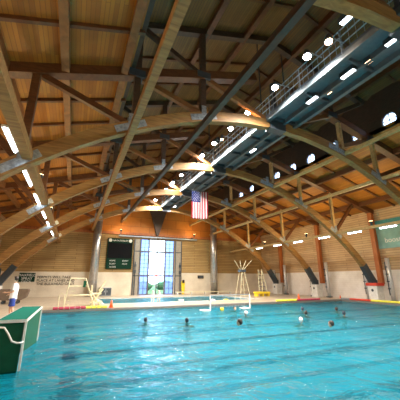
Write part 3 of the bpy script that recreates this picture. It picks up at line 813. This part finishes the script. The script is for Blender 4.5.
# ------------------------------------------------------------------ lane ropes along the edges
def rope(x0, y0, x1, y1, segs, lab, z=Z0 + .11):
    L = math.hypot(x1 - x0, y1 - y0); r = thing('lane_rope', ((x0 + x1) / 2, (y0 + y1) / 2, Z0), lab, 'lane rope', 'lane ropes laid on the pool edge')
    for a, b, m in segs:
        mb = MB(); n = max(2, int((b - a) * L / .3))
        for k in range(n):
            t0 = a + (b - a) * k / n; t1 = t0 + (b - a) / n * .88
            P0 = (x0 + (x1 - x0) * t0, y0 + (y1 - y0) * t0, z); P1 = (x0 + (x1 - x0) * t1, y0 + (y1 - y0) * t1, z)
            mb.tube([P0, P1], .085, 10)
        mb.build('float_row', M[m], r)['kind'] = 'stuff'
    mb = MB(); mb.tube([(x0, y0, z), (x1, y1, z)], .02, 6); mb.build('cable', M['steel'], r)
e0 = at_z(50, 313, .2).x; e1 = at_z(88, 311.5, .2).x; e2 = at_z(112, 310.5, .2).x
rope(e0, PY1 + .16, e2, PY1 + .16, [(0, (e1 - e0) / (e2 - e0), 'crimson'), ((e1 - e0) / (e2 - e0), 1, 'lemon')], 'crimson and yellow lane rope lying on the far pool edge at left')
ya, yb_, yc_ = at_x(341, 299, PX1 + .16).y, at_x(350, 300, PX1 + .16).y, at_x(371, 301, PX1 + .16).y
rope(PX1 + .16, 9, PX1 + .16, ya, [(0, (yc_ - 9) / (ya - 9), 'lemon'), ((yc_ - 9) / (ya - 9), (yb_ - 9) / (ya - 9), 'red'), ((yb_ - 9) / (ya - 9), 1, 'grey')], 'yellow, red and grey lane rope lying along the right pool edge')
ea, eb = at_z(288, 302, .2).x, at_z(330, 300, .2).x
rope(ea, PY1 + .16, eb, PY1 + .16, [(0, .45, 'lemon'), (.45, 1, 'crimson')], 'short yellow and crimson lane rope on the far edge near the right corner')

# ------------------------------------------------------------------ cones
def cone(px, py, h, lab):
    p = at_z(px, py, Z0); r = thing('traffic_cone', (p.x, p.y, Z0), lab, 'cone', 'orange cones')
    mb = MB(); mb.tube([(p.x, p.y, Z0 + .03), (p.x, p.y, Z0 + h)], [h * .27, h * .06], 16); mb.build('cone_body', M['orange'], r, smooth=True)
    mb = MB(); mb.box((p.x - h * .33, p.y - h * .33, Z0), (p.x + h * .33, p.y + h * .33, Z0 + .03)); mb.build('base', M['orange'], r)
cone(111, 308, .5, 'orange cone at the corner of the second pool'); cone(299, 299.5, .5, 'orange cone on the deck before the right wall'); 
cone(340.5, 298.3, .3, 'small red cone at the right corner of the near pool')

# ------------------------------------------------------------------ diving stand and chairs on the deck
def frame_thing(name, loc, lab, cat, group=None): return thing(name, loc, lab, cat, group)
def tubes(parent, name, mat, segs, r=.04, n=8):
    for sg in segs:
        mb = MB(); mb.tube(sg, r, n); mb.build(name, mat, parent)
# cream diving stand at the left
Yd = 21.3
def pd(px, py, Y=Yd): return at_y(px, py, Y)
base = pd(75, 306); base.z = Z0
st = frame_thing('diving_stand', (base.x, Yd, Z0), 'cream diving stand with handrails on the deck at left', 'diving stand')
xl, xr_ = pd(64, 300).x, pd(95, 300).x; xtl, xtr = pd(70.5, 280).x, pd(85.5, 280).x; zt = pd(78, 278.5).z; zb = pd(78, 286).z
for y in (Yd - .4, Yd + .4):
    tubes(st, 'frame_leg', M['cream'], [[(xl, y, Z0), (xtl, y, zt)], [(xr_, y, Z0), (xtr, y, zt)]], .035)
    tubes(st, 'handrail', M['cream'], [[(xtl, y, zt), (xtr, y, zt)]], .035)
    tubes(st, 'brace', M['cream'], [[(xl + .35, y, .9), (xr_ - .2, y, .9)]], .035)
mb = MB(); mb.box((xtl - .1, Yd - .38, zb - .05), (xtr + .1, Yd + .38, zb + .03)); mb.build('platform', M['cream'], st)
mb = MB()
for k in range(5): mb.box((xl + .1 + k * .1, Yd - .36, .3 + k * .28), (xl + .3 + k * .1, Yd + .36, .34 + k * .28))
mb.build('step', M['cream'], st)
mb = MB(); mb.box((xtr - .12, Yd - .45, zt - .55), (xtr + .05, Yd - .35, zt - .15)); mb.build('tread_box', M['green'], st)
hx = pd(59, 300).x
tubes(st, 'grab_rail', M['cream'], [[(hx, Yd - .5, Z0), (hx, Yd - .5, .95), (hx + .12, Yd - .5, 1.05), (hx + .3, Yd - .5, .95), (hx + .35, Yd - .5, Z0)]], .03)
# cream folding guard chair
Yg = 22.9
b0 = at_y(96, 304, Yg); gx = b0.x
gc = frame_thing('guard_chair', (gx, Yg, Z0), 'cream crossed leg guard chair beside the diving stand', 'chair')
xa_, xb2 = at_y(91, 300, Yg).x, at_y(100.5, 300, Yg).x
for y in (Yg - .3, Yg + .3):
    tubes(gc, 'leg', M['cream'], [[(xa_, y, Z0), (xb2 + .1, y, 1.25)], [(xb2, y, Z0), (xa_ - .1, y, 1.1)]], .045)
mb = MB(); mb.box((xa_, Yg - .32, .85), (xb2, Yg + .32, .95)); mb.build('seat', M['cream'], gc, bevel=.02)
mb = MB(); mb.box((xa_ - .08, Yg - .32, .95), (xa_ + .02, Yg + .32, 1.5)); mb.build('backrest', M['cream'], gc, bevel=.02)
e_ = at_y(105.5, 280.5, Yg)
tubes(gc, 'arm', M['cream'], [[(xb2 - .2, Yg - .3, 1.1), (e_.x, Yg - .3, e_.z)]], .06)
mb = MB(); mb.box((xa_ - .1, Yg - .4, .3), (xb2 + .1, Yg + .4, .38)); mb.build('footrest', M['cream'], gc)
# low ramp edge at the left of the second pool
# tall white lifeguard chair
Yt = 23.2
def pt(px, py): return at_y(px, py, Yt)
cx = pt(243, 300).x
lc = frame_thing('lifeguard_chair', (cx, Yt, Z0), 'tall narrow white lifeguard chair with fanned rods on top', 'chair')
zs = pt(243, 272).z
for dx0, dx1 in ((-.55, -.16), (.55, .16)):
    for dy0, dy1 in ((-.5, -.18), (.5, .18)):
        tubes(lc, 'leg', M['cream'], [[(cx + dx0, Yt + dy0, Z0), (cx + dx1, Yt + dy1, zs)]], .02)
for k in range(5):
    z = .5 + k * .48; q = 1 - (z - Z0) / (zs - Z0); w_ = .16 + .39 * q; y_ = Yt - (.18 + .32 * q)
    tubes(lc, 'rung', M['cream'], [[(cx - w_, y_, z), (cx + w_, y_, z)]], .016)
mb = MB(); mb.box((cx - .28, Yt - .28, zs), (cx + .28, Yt + .28, zs + .22)); mb.build('seat', M['steel'], lc, bevel=.02)
for px in (234.5, 240, 246, 251.5):
    e_ = pt(px, 260.5); tubes(lc, 'rod', M['cream'], [[(cx + (px - 243) * .02, Yt, zs + .2), (e_.x, Yt, e_.z)]], .02)
# yellow based diving tower at right
Yv = 27.5; cx = at_y(262, 295, Yv).x
dv = frame_thing('spring_board_stand', (cx, Yv, Z0), 'cream ladder tower on a yellow base near the right wall', 'diving stand')
top = at_y(260, 269.5, Yv)
for y in (Yv - .3, Yv + .3):
    tubes(dv, 'frame_leg', M['cream'], [[(cx + .55, y, .45), (top.x, y, top.z)], [(cx - .1, y, .45), (top.x - .05, y, top.z)]], .05)
for k in range(6):
    q = (k + .5) / 6; z = .5 + (top.z - .6) * q; x0_ = cx - .1 + (top.x - .05 - cx + .1) * q; x1_ = cx + .55 + (top.x - cx - .55) * q
    mb = MB(); mb.box((x0_, Yv - .3, z), (x1_, Yv + .3, z + .05)); mb.build('rung', M['steel'], dv)
mb = MB(); mb.box((cx - .9, Yv - .35, .38), (cx + .9, Yv + .35, .6)); mb.build('base_frame', M['yellow'], dv, bevel=.03)
for a_ in (-.75, 0, .75):
    mb = MB(); mb.box((cx + a_ - .08, Yv - .3, Z0), (cx + a_ + .08, Yv + .3, .38)); mb.build('foot', M['yellow'], dv)
# white ladder rails at the second pool, before the window
for px, lab in ((152, 'left'), (158, 'right')):
    Yr = QY0 - .05; x = at_y(px, 300, Yr).x
    lr = thing('pool_ladder_rail', (x, Yr, Z0), 'white curved ladder rail at the second pool edge, %s one of the pair' % lab, 'rail', 'ladder rails at the second pool')
    mb = MB(); mb.tube([(x, Yr - .5, Z0 + .02), (x, Yr - .5, .75), (x, Yr - .35, 1.0), (x, Yr - .05, 1.0), (x, Yr + .12, .75), (x, Yr + .12, -.3)], .035, 8); mb.build('rail', M['white'], lr, smooth=True)
    mb = MB(); mb.tube([(x, Yr - .5, Z0), (x, Yr - .5, Z0 + .025)], .08, 12); mb.build('flange', M['galv'], lr)
# yellow rescue board leaning on the far wall
x = at_y(182.3, 290, YF).x
rb = thing('rescue_board', (x, YF - .3, Z0), 'upright yellow rescue board with a dark head block by the far wall', 'rescue board')
mb = MB(); hz_ = 1.75
pts = [(x - .12, Z0), (x + .12, Z0), (x + .22, .7), (x + .25, hz_ - .2), (x + .15, hz_), (x - .15, hz_), (x - .25, hz_ - .2), (x - .22, .7)]
mb.prism(pts, 1, YF - .3, YF - .22); mb.build('board', M['yellow'], rb, bevel=.015)
mb = MB(); mb.box((x - .15, YF - .4, hz_ - .28), (x + .15, YF - .3, hz_ + .1)); mb.build('head_block', M['hair'], rb, bevel=.03)
# little items on the white wall
for px, py, w_, m_, lab in ((192, 277, .35, 'black', 'small black wall box high beside the silver column'), (192.6, 278, 0, '', ''), (175, 278.5, .12, 'black', 'tiny dark fitting on the white wall left of the rescue board'),
                            (171.2, 278.8, .08, 'red', 'tiny red wall button beside the right sliding panel')):
    if not m_: continue
    if m_ == 'black' and w_ > .3: px = 200.5
    p = at_y(px, py, YF); b = thing('wall_box', (p.x, YF - .04, p.z), lab, 'wall box')
    mb = MB(); mb.box((p.x - w_ * 1.2, YF - .08, p.z - w_ * .55), (p.x + w_ * 1.2, YF, p.z + w_ * .55)); mb.build('case', M[m_], b)
    mb = MB(); mb.box((p.x - w_, YF - .095, p.z - w_ * .4), (p.x + w_, YF - .08, p.z + w_ * .4)); mb.build('cover', M['steel' if m_ == 'black' else 'red'], b)
# display case under the scoreboard
x0, x1 = at_y(100, 290, YF - .6).x, at_y(111.5, 290, YF - .6).x
ca = thing('storage_cabinet', ((x0 + x1) / 2, YF - .35, Z0), 'low dark cabinet against the wall below the scoreboard', 'cabinet')
mb = MB(); mb.box((x0, YF - .6, Z0), (x1, YF - .05, 1.0)); mb.build('body', M['grey'], ca, bevel=.02)
for k in (0, 1):
    mb = MB(); mb.box((x0 + .05 + k * (x1 - x0) / 2, YF - .63, .2), (x0 - .05 + (k + 1) * (x1 - x0) / 2, YF - .6, .92)); dr = mb.build('door', M['steel'], ca)
    hx_ = (x0 + x1) / 2 + (.14 if k else -.14); mb = MB(); mb.box((hx_ - .02, YF - .66, .5), (hx_ + .02, YF - .63, .68)); mb.build('handle', M['galv'], dr)
mb = MB(); mb.box((x0 - .06, YF - .66, 1.0), (x1 + .06, YF - .05, 1.06)); mb.build('top', M['white'], ca)
# long bench beside the right of the window
x0, x1 = at_y(174, 294, YF - 1).x, at_y(229, 294, YF - 1).x
bb = thing('wall_bench', ((x0 + x1) / 2, YF - .9, Z0), 'long low pale bench along the foot of the far wall', 'bench')
mb = MB(); mb.box((x0, YF - 1.9, .38), (x1, YF - 1.5, .46)); mb.build('seat', M['cream'], bb)
for k in range(5):
    xx = x0 + .2 + (x1 - x0 - .4) * k / 4; mb = MB(); mb.box((xx - .05, YF - 1.88, Z0), (xx + .05, YF - 1.52, .38)); mb.build('leg', M['white'], bb)
# dark covered trolley behind the standing man
a, b = at_y(1, 290, 27), at_y(30, 290, 27)
tr_ = thing('equipment_trolley', ((a.x + b.x) / 2, 27, Z0), 'dark brown covered trolley on the deck behind the standing man', 'trolley')
mb = MB(); zt = at_y(15, 289, 27).z
mb.prism([(a.x, .5), (a.x + .2, .35), (b.x - .5, .35), (b.x - .15, .55), (b.x, zt - .1), (b.x - .1, zt), (a.x, zt)], 1, 26.6, 27.4); mb.build('cover', plain('brown_cover', (.16, .11, .075), .7), tr_, bevel=.05)
for x in (a.x + .3, b.x - .7):
    for y in (26.75, 27.25):
        mb = MB(); mb.box((x - .04, y - .03, .22), (x + .04, y + .03, .4)); fk = mb.build('fork', M['steel'], tr_)
        mb = MB(); mb.tube([(x, y - .04, .22), (x, y + .04, .22)], .12, 14); mb.build('wheel', M['steel'], fk)
# floating goal
gp0, gp1 = at_z(210.3, 311, 0), at_z(250, 308.5, 0)
gl = thing('water_polo_goal', ((gp0 + gp1) / 2)[:], 'white floating water polo goal in front of the far edge', 'goal')
d_ = (gp1 - gp0); ux = d_.normalized(); uy = V((-ux.y, ux.x, 0)); H_ = .92
for p in (gp0, gp1): mb = MB(); mb.tube([p, p + V((0, 0, H_))], .045, 8); mb.build('upright', M['white'], gl)
mb = MB(); mb.tube([gp0 + V((0, 0, H_)), gp1 + V((0, 0, H_))], .022, 8); mb.build('crossbar', M['plate'], gl)
for p in (gp0, gp1):
    mb = MB(); mb.tube([p - ux * .05 - V((0, 0, -.02)), p - ux * .05 + uy * .5 + V((0, 0, .02)), p - ux * .5 + uy * .45 + V((0, 0, .02)), p - ux * .5 - V((0, 0, -.02)), p - V((0, 0, -.02))], .045, 8); mb.build('float', M['white'], gl, smooth=True)
mb = MB(); n = 13
for k in range(1, n): q = gp0 + d_ * k / n; mb.tube([q + V((0, 0, .05)) + uy * .35, q + V((0, 0, H_))], .005, 4)
for k in range(1, 5): z = H_ * k / 5; o_ = uy * .35 * (1 - k / 5); mb.tube([gp0 + o_ + V((0, 0, z)), gp1 + o_ + V((0, 0, z))], .005, 4)
mb.build('net', M['fl_white'], gl)['kind'] = 'stuff'

# ------------------------------------------------------------------ people
def skin_body(joints, edges, extra=(), voxel=.0095, name='body'):
    me = bpy.data.meshes.new(name); keys = list(joints)
    me.from_pydata([joints[k][0] for k in keys], [(keys.index(a), keys.index(b)) for a, b in edges], [])
    o = bpy.data.objects.new(name, me); col.objects.link(o)
    sm = o.modifiers.new('skin', 'SKIN'); sm.use_smooth_shade = True
    for i, k in enumerate(keys):
        r = joints[k][1]; me.skin_vertices[0].data[i].radius = r if isinstance(r, tuple) else (r, r)
    me.skin_vertices[0].data[keys.index('pelvis')].use_root = True
    o.modifiers.new('sub', 'SUBSURF').levels = 1
    dg = bpy.context.evaluated_depsgraph_get(); dg.update()
    m2 = bpy.data.meshes.new_from_object(o.evaluated_get(dg)); bpy.data.objects.remove(o)
    bm = bmesh.new(); bm.from_mesh(m2)
    for mb in extra:
        t = bpy.data.meshes.new('t'); t.from_pydata([tuple(v) for v in mb.v], [], mb.f); bm.from_mesh(t)
    bmesh.ops.recalc_face_normals(bm, faces=bm.faces); bm.to_mesh(m2); bm.free()
    o = bpy.data.objects.new(name, m2); col.objects.link(o)
    rm = o.modifiers.new('remesh', 'REMESH'); rm.mode = 'VOXEL'; rm.voxel_size = voxel; rm.use_smooth_shade = True
    s_ = o.modifiers.new('smooth', 'SMOOTH'); s_.iterations = 2
    dg = bpy.context.evaluated_depsgraph_get(); dg.update()
    m3 = bpy.data.meshes.new_from_object(o.evaluated_get(dg)); bpy.data.objects.remove(o)
    bm = bmesh.new(); bm.from_mesh(m3); seen = set(); isl = []
    for v in bm.verts:
        if v in seen: continue
        st_ = [v]; cur = []; seen.add(v)
        while st_:
            u = st_.pop(); cur.append(u)
            for e in u.link_edges:
                t_ = e.other_vert(u)
                if t_ not in seen: seen.add(t_); st_.append(t_)
        isl.append(cur)
    isl.sort(key=len)
    for cur in isl[:-1]: bmesh.ops.delete(bm, geom=cur, context='VERTS')
    bm.to_mesh(m3); bm.free()
    return m3
def head_extra(c, f):
    """head, nose, ears, jaw; f = facing direction (unit, horizontal)"""
    c, f = V(c), V(f); s_ = V((-f.y, f.x, 0)); m = MB()
    def E(off, r):
        n0 = len(m.v); m.ell((0, 0, 0), r, 14, 9)
        for i in range(n0, len(m.v)):
            v = m.v[i]; m.v[i] = c + f * (off[0] + v.x) + s_ * (off[1] + v.y) + V((0, 0, off[2] + v.z))
    E((0, 0, 0.02), (.097, .076, .105)); E((.03, 0, -.055), (.062, .055, .062)); E((.095, 0, -.01), (.022, .013, .026))
    for q in (-1, 1): E((-.005, q * .078, -.005), (.02, .012, .032))
    E((.088, 0, -.058), (.014, .026, .008)); E((.083, 0, .03), (.012, .045, .01))
    return m
def hand_extra(c, d, up, side):
    """palm and five curled fingers. c wrist, d pointing direction"""
    c, d, up = V(c), V(d).normalized(), V(up).normalized(); s_ = d.cross(up).normalized(); m = MB()
    m.tube([c - d * .02, c + d * .03, c + d * .09], [.024, .034, .036], 8)
    for k, L in enumerate((.07, .08, .075, .058)):
        b = c + d * .085 + s_ * (-.03 + .02 * k); m.tube([b, b + d * L * .5 - up * .008, b + d * L * .85 - up * .03], [.0105, .0098, .009], 6)
    b = c + d * .03 + s_ * (-.03 * side); m.tube([b, b - s_ * (.03 * side) + d * .025, b - s_ * (.035 * side) + d * .06 - up * .015], [.013, .0115, .010], 6)
    return m
def hair_mb(c, f, full=True):
    c, f = V(c), V(f); s_ = V((-f.y, f.x, 0)); m = MB(); m.ell((0, 0, 0), (.106, .087, .108), 16, 10)
    if True:
        vs = []
        for v in m.v:
            w = v.copy()
            if w.z < -.02 and w.x > -.01: w = w * .75
            if w.x > .05 and w.z < .05: w.x = .04
            vs.append(c + f * (w.x - .014) + s_ * w.y + V((0, 0, w.z + .03)))
        m.v = vs
    return m
def person(name, loc, lab, group=None): return thing(name, loc, lab, 'person', group)
def link_mesh(name, me, mat, parent):
    me.materials.clear(); me.materials.append(mat)
    for p in me.polygons: p.use_smooth = True
    o = bpy.data.objects.new(name, me); col.objects.link(o); o.parent = parent; o['_o'] = parent['_o']; return o

# standing man (local coordinates: feet at 0, facing -X)
def standing_man(loc, lab):
    r = person('person', loc, lab)
    k = 1.09
    J = {'pelvis': ((0, 0, .93), (.13, .155)), 'waist': ((.0, 0, 1.08), (.105, .14)), 'chest': ((.02, 0, 1.30), (.12, .165)), 'neck0': ((.01, 0, 1.46), .062), 'neck': ((-.005, 0, 1.56), .055),
         'shL': ((.01, .17, 1.41), .062), 'elL': ((.03, .25, 1.13), .044), 'wrL': ((-.16, .23, 1.04), .03),
         'shR': ((.01, -.17, 1.41), .062), 'elR': ((.0, -.25, 1.14), .044), 'wrR': ((-.24, -.20, 1.13), .03),
         'hiL': ((0, .09, .88), .095), 'knL': ((-.06, .10, .49), .06), 'anL': ((.0, .10, .09), .04), 'toL': ((-.15, .11, .035), .035),
         'hiR': ((0, -.09, .88), .095), 'knR': ((.04, -.10, .49), .06), 'anR': ((.16, -.10, .10), .04), 'toR': ((.02, -.11, .035), .035)}
    J = {a: (tuple(V(b[0]) * k), b[1]) for a, b in J.items()}
    Ed = [('pelvis', 'waist'), ('waist', 'chest'), ('chest', 'neck0'), ('neck0', 'neck'), ('chest', 'shL'), ('shL', 'elL'), ('elL', 'wrL'), ('chest', 'shR'), ('shR', 'elR'), ('elR', 'wrR'),
          ('pelvis', 'hiL'), ('hiL', 'knL'), ('knL', 'anL'), ('anL', 'toL'), ('pelvis', 'hiR'), ('hiR', 'knR'), ('knR', 'anR'), ('anR', 'toR')]
    hc = V((-.02, 0, 1.665)) * k; f = V((-1, 0, 0))
    wl_, wr2 = V(J['wrL'][0]), V(J['wrR'][0])
    ex = [head_extra(hc, f), hand_extra(wl_, (-1, 0, -.2), (0, 0, 1), 1), hand_extra(wr2, (-1, .1, .1), (0, 0, 1), -1)]
    link_mesh('body', skin_body(J, Ed, ex), M['skin'], r)
    def part(name, mb, mat):
        for i in range(len(mb.v)): mb.v[i] = mb.v[i] + V(loc)
        return mb.build(name, mat, r, smooth=True)
    part('hair', hair_mb(hc, f), M['hair'])
    # shirt: ringed torso and sleeves
    def rings(rs, n=20, cap=False):
        m = MB(); vs = []; fs = []
        for (cx_, cy_, z, rx, ry) in rs:
            for i in range(n): t = 2 * math.pi * i / n; vs.append((cx_ + rx * math.cos(t), cy_ + ry * math.sin(t), z))
        for j in range(len(rs) - 1):
            for i in range(n): i2 = (i + 1) % n; fs.append((j * n + i, j * n + i2, (j + 1) * n + i2, (j + 1) * n + i))
        m.add(vs, fs); return m
    sh = rings([(0, 0, .86 * k, .165, .20), (0, 0, 1.0 * k, .150, .185), (.01, 0, 1.15 * k, .15, .185), (.02, 0, 1.32 * k, .155, .215), (.02, 0, 1.43 * k, .125, .22), (.01, 0, 1.485 * k, .085, .13), (.0, 0, 1.50 * k, .07, .075)])
    for s_ in ('L', 'R'):
        a_, b_ = V(J['sh' + s_][0]), V(J['el' + s_][0]); sh.tube([a_ + (a_ - b_) * .12, a_, a_ + (b_ - a_) * .75], [.075, .085, .078], 14, cap=False)
    o = part('shirt', sh, M['shirt']); 
    so = rings([(0, 0, 1.0 * k, .142, .178), (0, 0, .9 * k, .155, .19), (0, 0, .84 * k, .155, .19)])
    for s_ in ('L', 'R'):
        a_, b_ = V(J['hi' + s_][0]), V(J['kn' + s_][0]); so.tube([a_ + V((0, 0, .02)), a_ + (b_ - a_) * .3, a_ + (b_ - a_) * .78], [.115, .118, .112], 14, cap=False)
    o = part('shorts', so, M['shorts'])
    return r
pm = at_z(9, 321, Z0)
standing_man((pm.x, pm.y, Z0), 'man in white t-shirt and blue shorts standing on the deck at left')

# swimmers: three poses of head, shoulders and arms at the surface
def swimmer(pose, cap, skin, loc, rotz, lab, sc=1.0):
    r = person('person', (0, 0, 0), lab, 'swimmers in the near pool')
    if pose == 'tread':   # upright, arms sculling at the surface
        J = {'pelvis': ((-.20, 0, -.42), (.12, .15)), 'chest': ((-.03, 0, -.12), (.11, .17)), 'neck0': ((0, 0, .03), .062), 'neck': ((.01, 0, .12), .055),
             'shL': ((0, .19, -.02), .062), 'elL': ((.14, .42, -.10), .045), 'wrL': ((.36, .36, -.05), .03), 'shR': ((0, -.19, -.02), .062), 'elR': ((.12, -.42, -.10), .045), 'wrR': ((.34, -.38, -.06), .03),
             'knL': ((-.55, .13, -.50), .07), 'knR': ((-.5, -.15, -.50), .07)}
        hc = V((.03, 0, .22)); dl, dr = V((1, -.3, 0)), V((1, .3, 0))
    elif pose == 'crawl':  # lying forward, back and trailing legs near the surface
        J = {'pelvis': ((-.55, 0, -.14), (.12, .15)), 'chest': ((-.12, 0, -.06), (.11, .18)), 'neck0': ((.03, 0, .03), .062), 'neck': ((.07, 0, .10), .055),
             'shL': ((.0, .19, -.02), .065), 'elL': ((.28, .30, -.04), .045), 'wrL': ((.52, .26, .0), .03), 'shR': ((-.02, -.19, 0), .065), 'elR': ((-.05, -.45, .02), .045), 'wrR': ((-.28, -.52, -.05), .03),
             'knL': ((-.98, .10, -.22), .07), 'knR': ((-.98, -.12, -.26), .07)}
        hc = V((.12, 0, .19)); dl, dr = V((1, 0, 0)), V((-1, -.2, -.1))
    Ed = [('pelvis', 'chest'), ('chest', 'neck0'), ('neck0', 'neck'), ('chest', 'shL'), ('shL', 'elL'), ('elL', 'wrL'), ('chest', 'shR'), ('shR', 'elR'), ('elR', 'wrR'), ('pelvis', 'knL'), ('pelvis', 'knR')]
    f = V((1, 0, 0))
    ex = [head_extra(hc, f), hand_extra(J['wrL'][0], dl, (0, 0, 1), 1), hand_extra(J['wrR'][0], dr, (0, 0, 1), -1)]
    link_mesh('body', skin_body(J, Ed, ex, .0105), skin, r)
    hair_mb(hc, f).build('swim_cap' if cap is not M['hair'] else 'hair', cap, r, smooth=True)
    r.location = loc; r.rotation_euler.z = rotz; r.scale = (sc, sc, sc)
    return r
def sw(px, py, pose, cap, sk, rot, lab, dz=0.0):
    p = at_z(px, py, .06); return swimmer(pose, M[cap], M[sk], (p.x, p.y, dz - .11), math.radians(rot), lab)
sw(145.6, 321, 'tread', 'cap_dark', 'skin', 70, 'swimmer in a dark cap treading water, leftmost in the near pool', -.02)
sw(187, 321, 'tread', 'cap_dark', 'skin_tan', 85, 'swimmer in a dark cap, head only, below the yellow rescue board', -.04)
sw(243, 334, 'crawl', 'hair', 'skin_tan', 125, 'dark haired swimmer with both hands at the surface, below the right goal post', .34)
sw(246.3, 314.5, 'tread', 'cap_white', 'skin_tan', 100, 'swimmer in a white cap just below the right goal post')
sw(301, 321.5, 'tread', 'cap_white', 'skin', 30, 'swimmer in a white cap, nearest of the group right of centre')
sw(302.5, 310, 'tread', 'cap_dark', 'skin', 60, 'swimmer in a dark cap behind the dark capped one, farthest of the centre right group')
sw(306, 314, 'tread', 'hair', 'skin_tan', 60, 'dark haired swimmer just behind the nearest white cap right of centre')
sw(336.5, 310, 'tread', 'hair', 'skin', 45, 'dark haired swimmer farthest off in the right part of the pool')
sw(344, 314.5, 'tread', 'cap_dark', 'skin_tan', 30, 'swimmer in a dark cap, rightmost in the pool')
sw(335, 331, 'crawl', 'hair', 'skin', 105, 'dark haired swimmer with an arm at the surface, nearest on the right', .2)
sw(234.7, 309.5, 'tread', 'hair', 'skin', 270, 'small far swimmer inside the floating goal')
# ball
p = at_z(222, 309.5, .05)
bl = thing('water_polo_ball', (p.x, p.y, .06), 'yellow ball floating in front of the goal', 'ball')
MB().ell((p.x, p.y, .06), .13, 20, 12).build('ball_skin', M['yellow'], bl, smooth=True)
mb = MB(); mb.tube([(p.x + .131 * math.cos(t * math.pi / 12), p.y + .131 * math.sin(t * math.pi / 12), .06) for t in range(25)], .004, 5, cap=False); mb.build('seam', M['black'], bl)
# floats in the second pool
for px, py, m, lab in ((181, 300.5, 'cap_white', 'small white float in the second pool below the rescue board'), (213, 300.6, 'cap_white', 'small white float near the right end of the second pool'), (226, 300.3, 'yellow', 'small yellow float at the right end of the second pool')):
    p = at_z(px, py, .03); tag(MB().ell((p.x, p.y, .04), (.3, .18, .12), 14, 8).build('pool_float', M[m], loc=(p.x, p.y, 0), smooth=True), lab, 'float', 'floats in the second pool')

# ------------------------------------------------------------------ world and view
w = bpy.data.worlds.new('world'); bpy.context.scene.world = w; w.use_nodes = True; nt = w.node_tree
bg = nt.nodes['Background']; bg.inputs['Color'].default_value = (.72, .86, 1, 1); bg.inputs['Strength'].default_value = 7.0
sc = bpy.context.scene
sc.view_settings.view_transform = 'Standard'; sc.view_settings.look = 'None'; sc.view_settings.exposure = 0.05; sc.view_settings.gamma = 1
sc.cycles.use_denoising = True
sc.cycles.max_bounces = 8; sc.cycles.transparent_max_bounces = 12
sc.cycles.sample_clamp_indirect = 6
for o in list(bpy.data.objects):
    if '_o' in o: del o['_o']
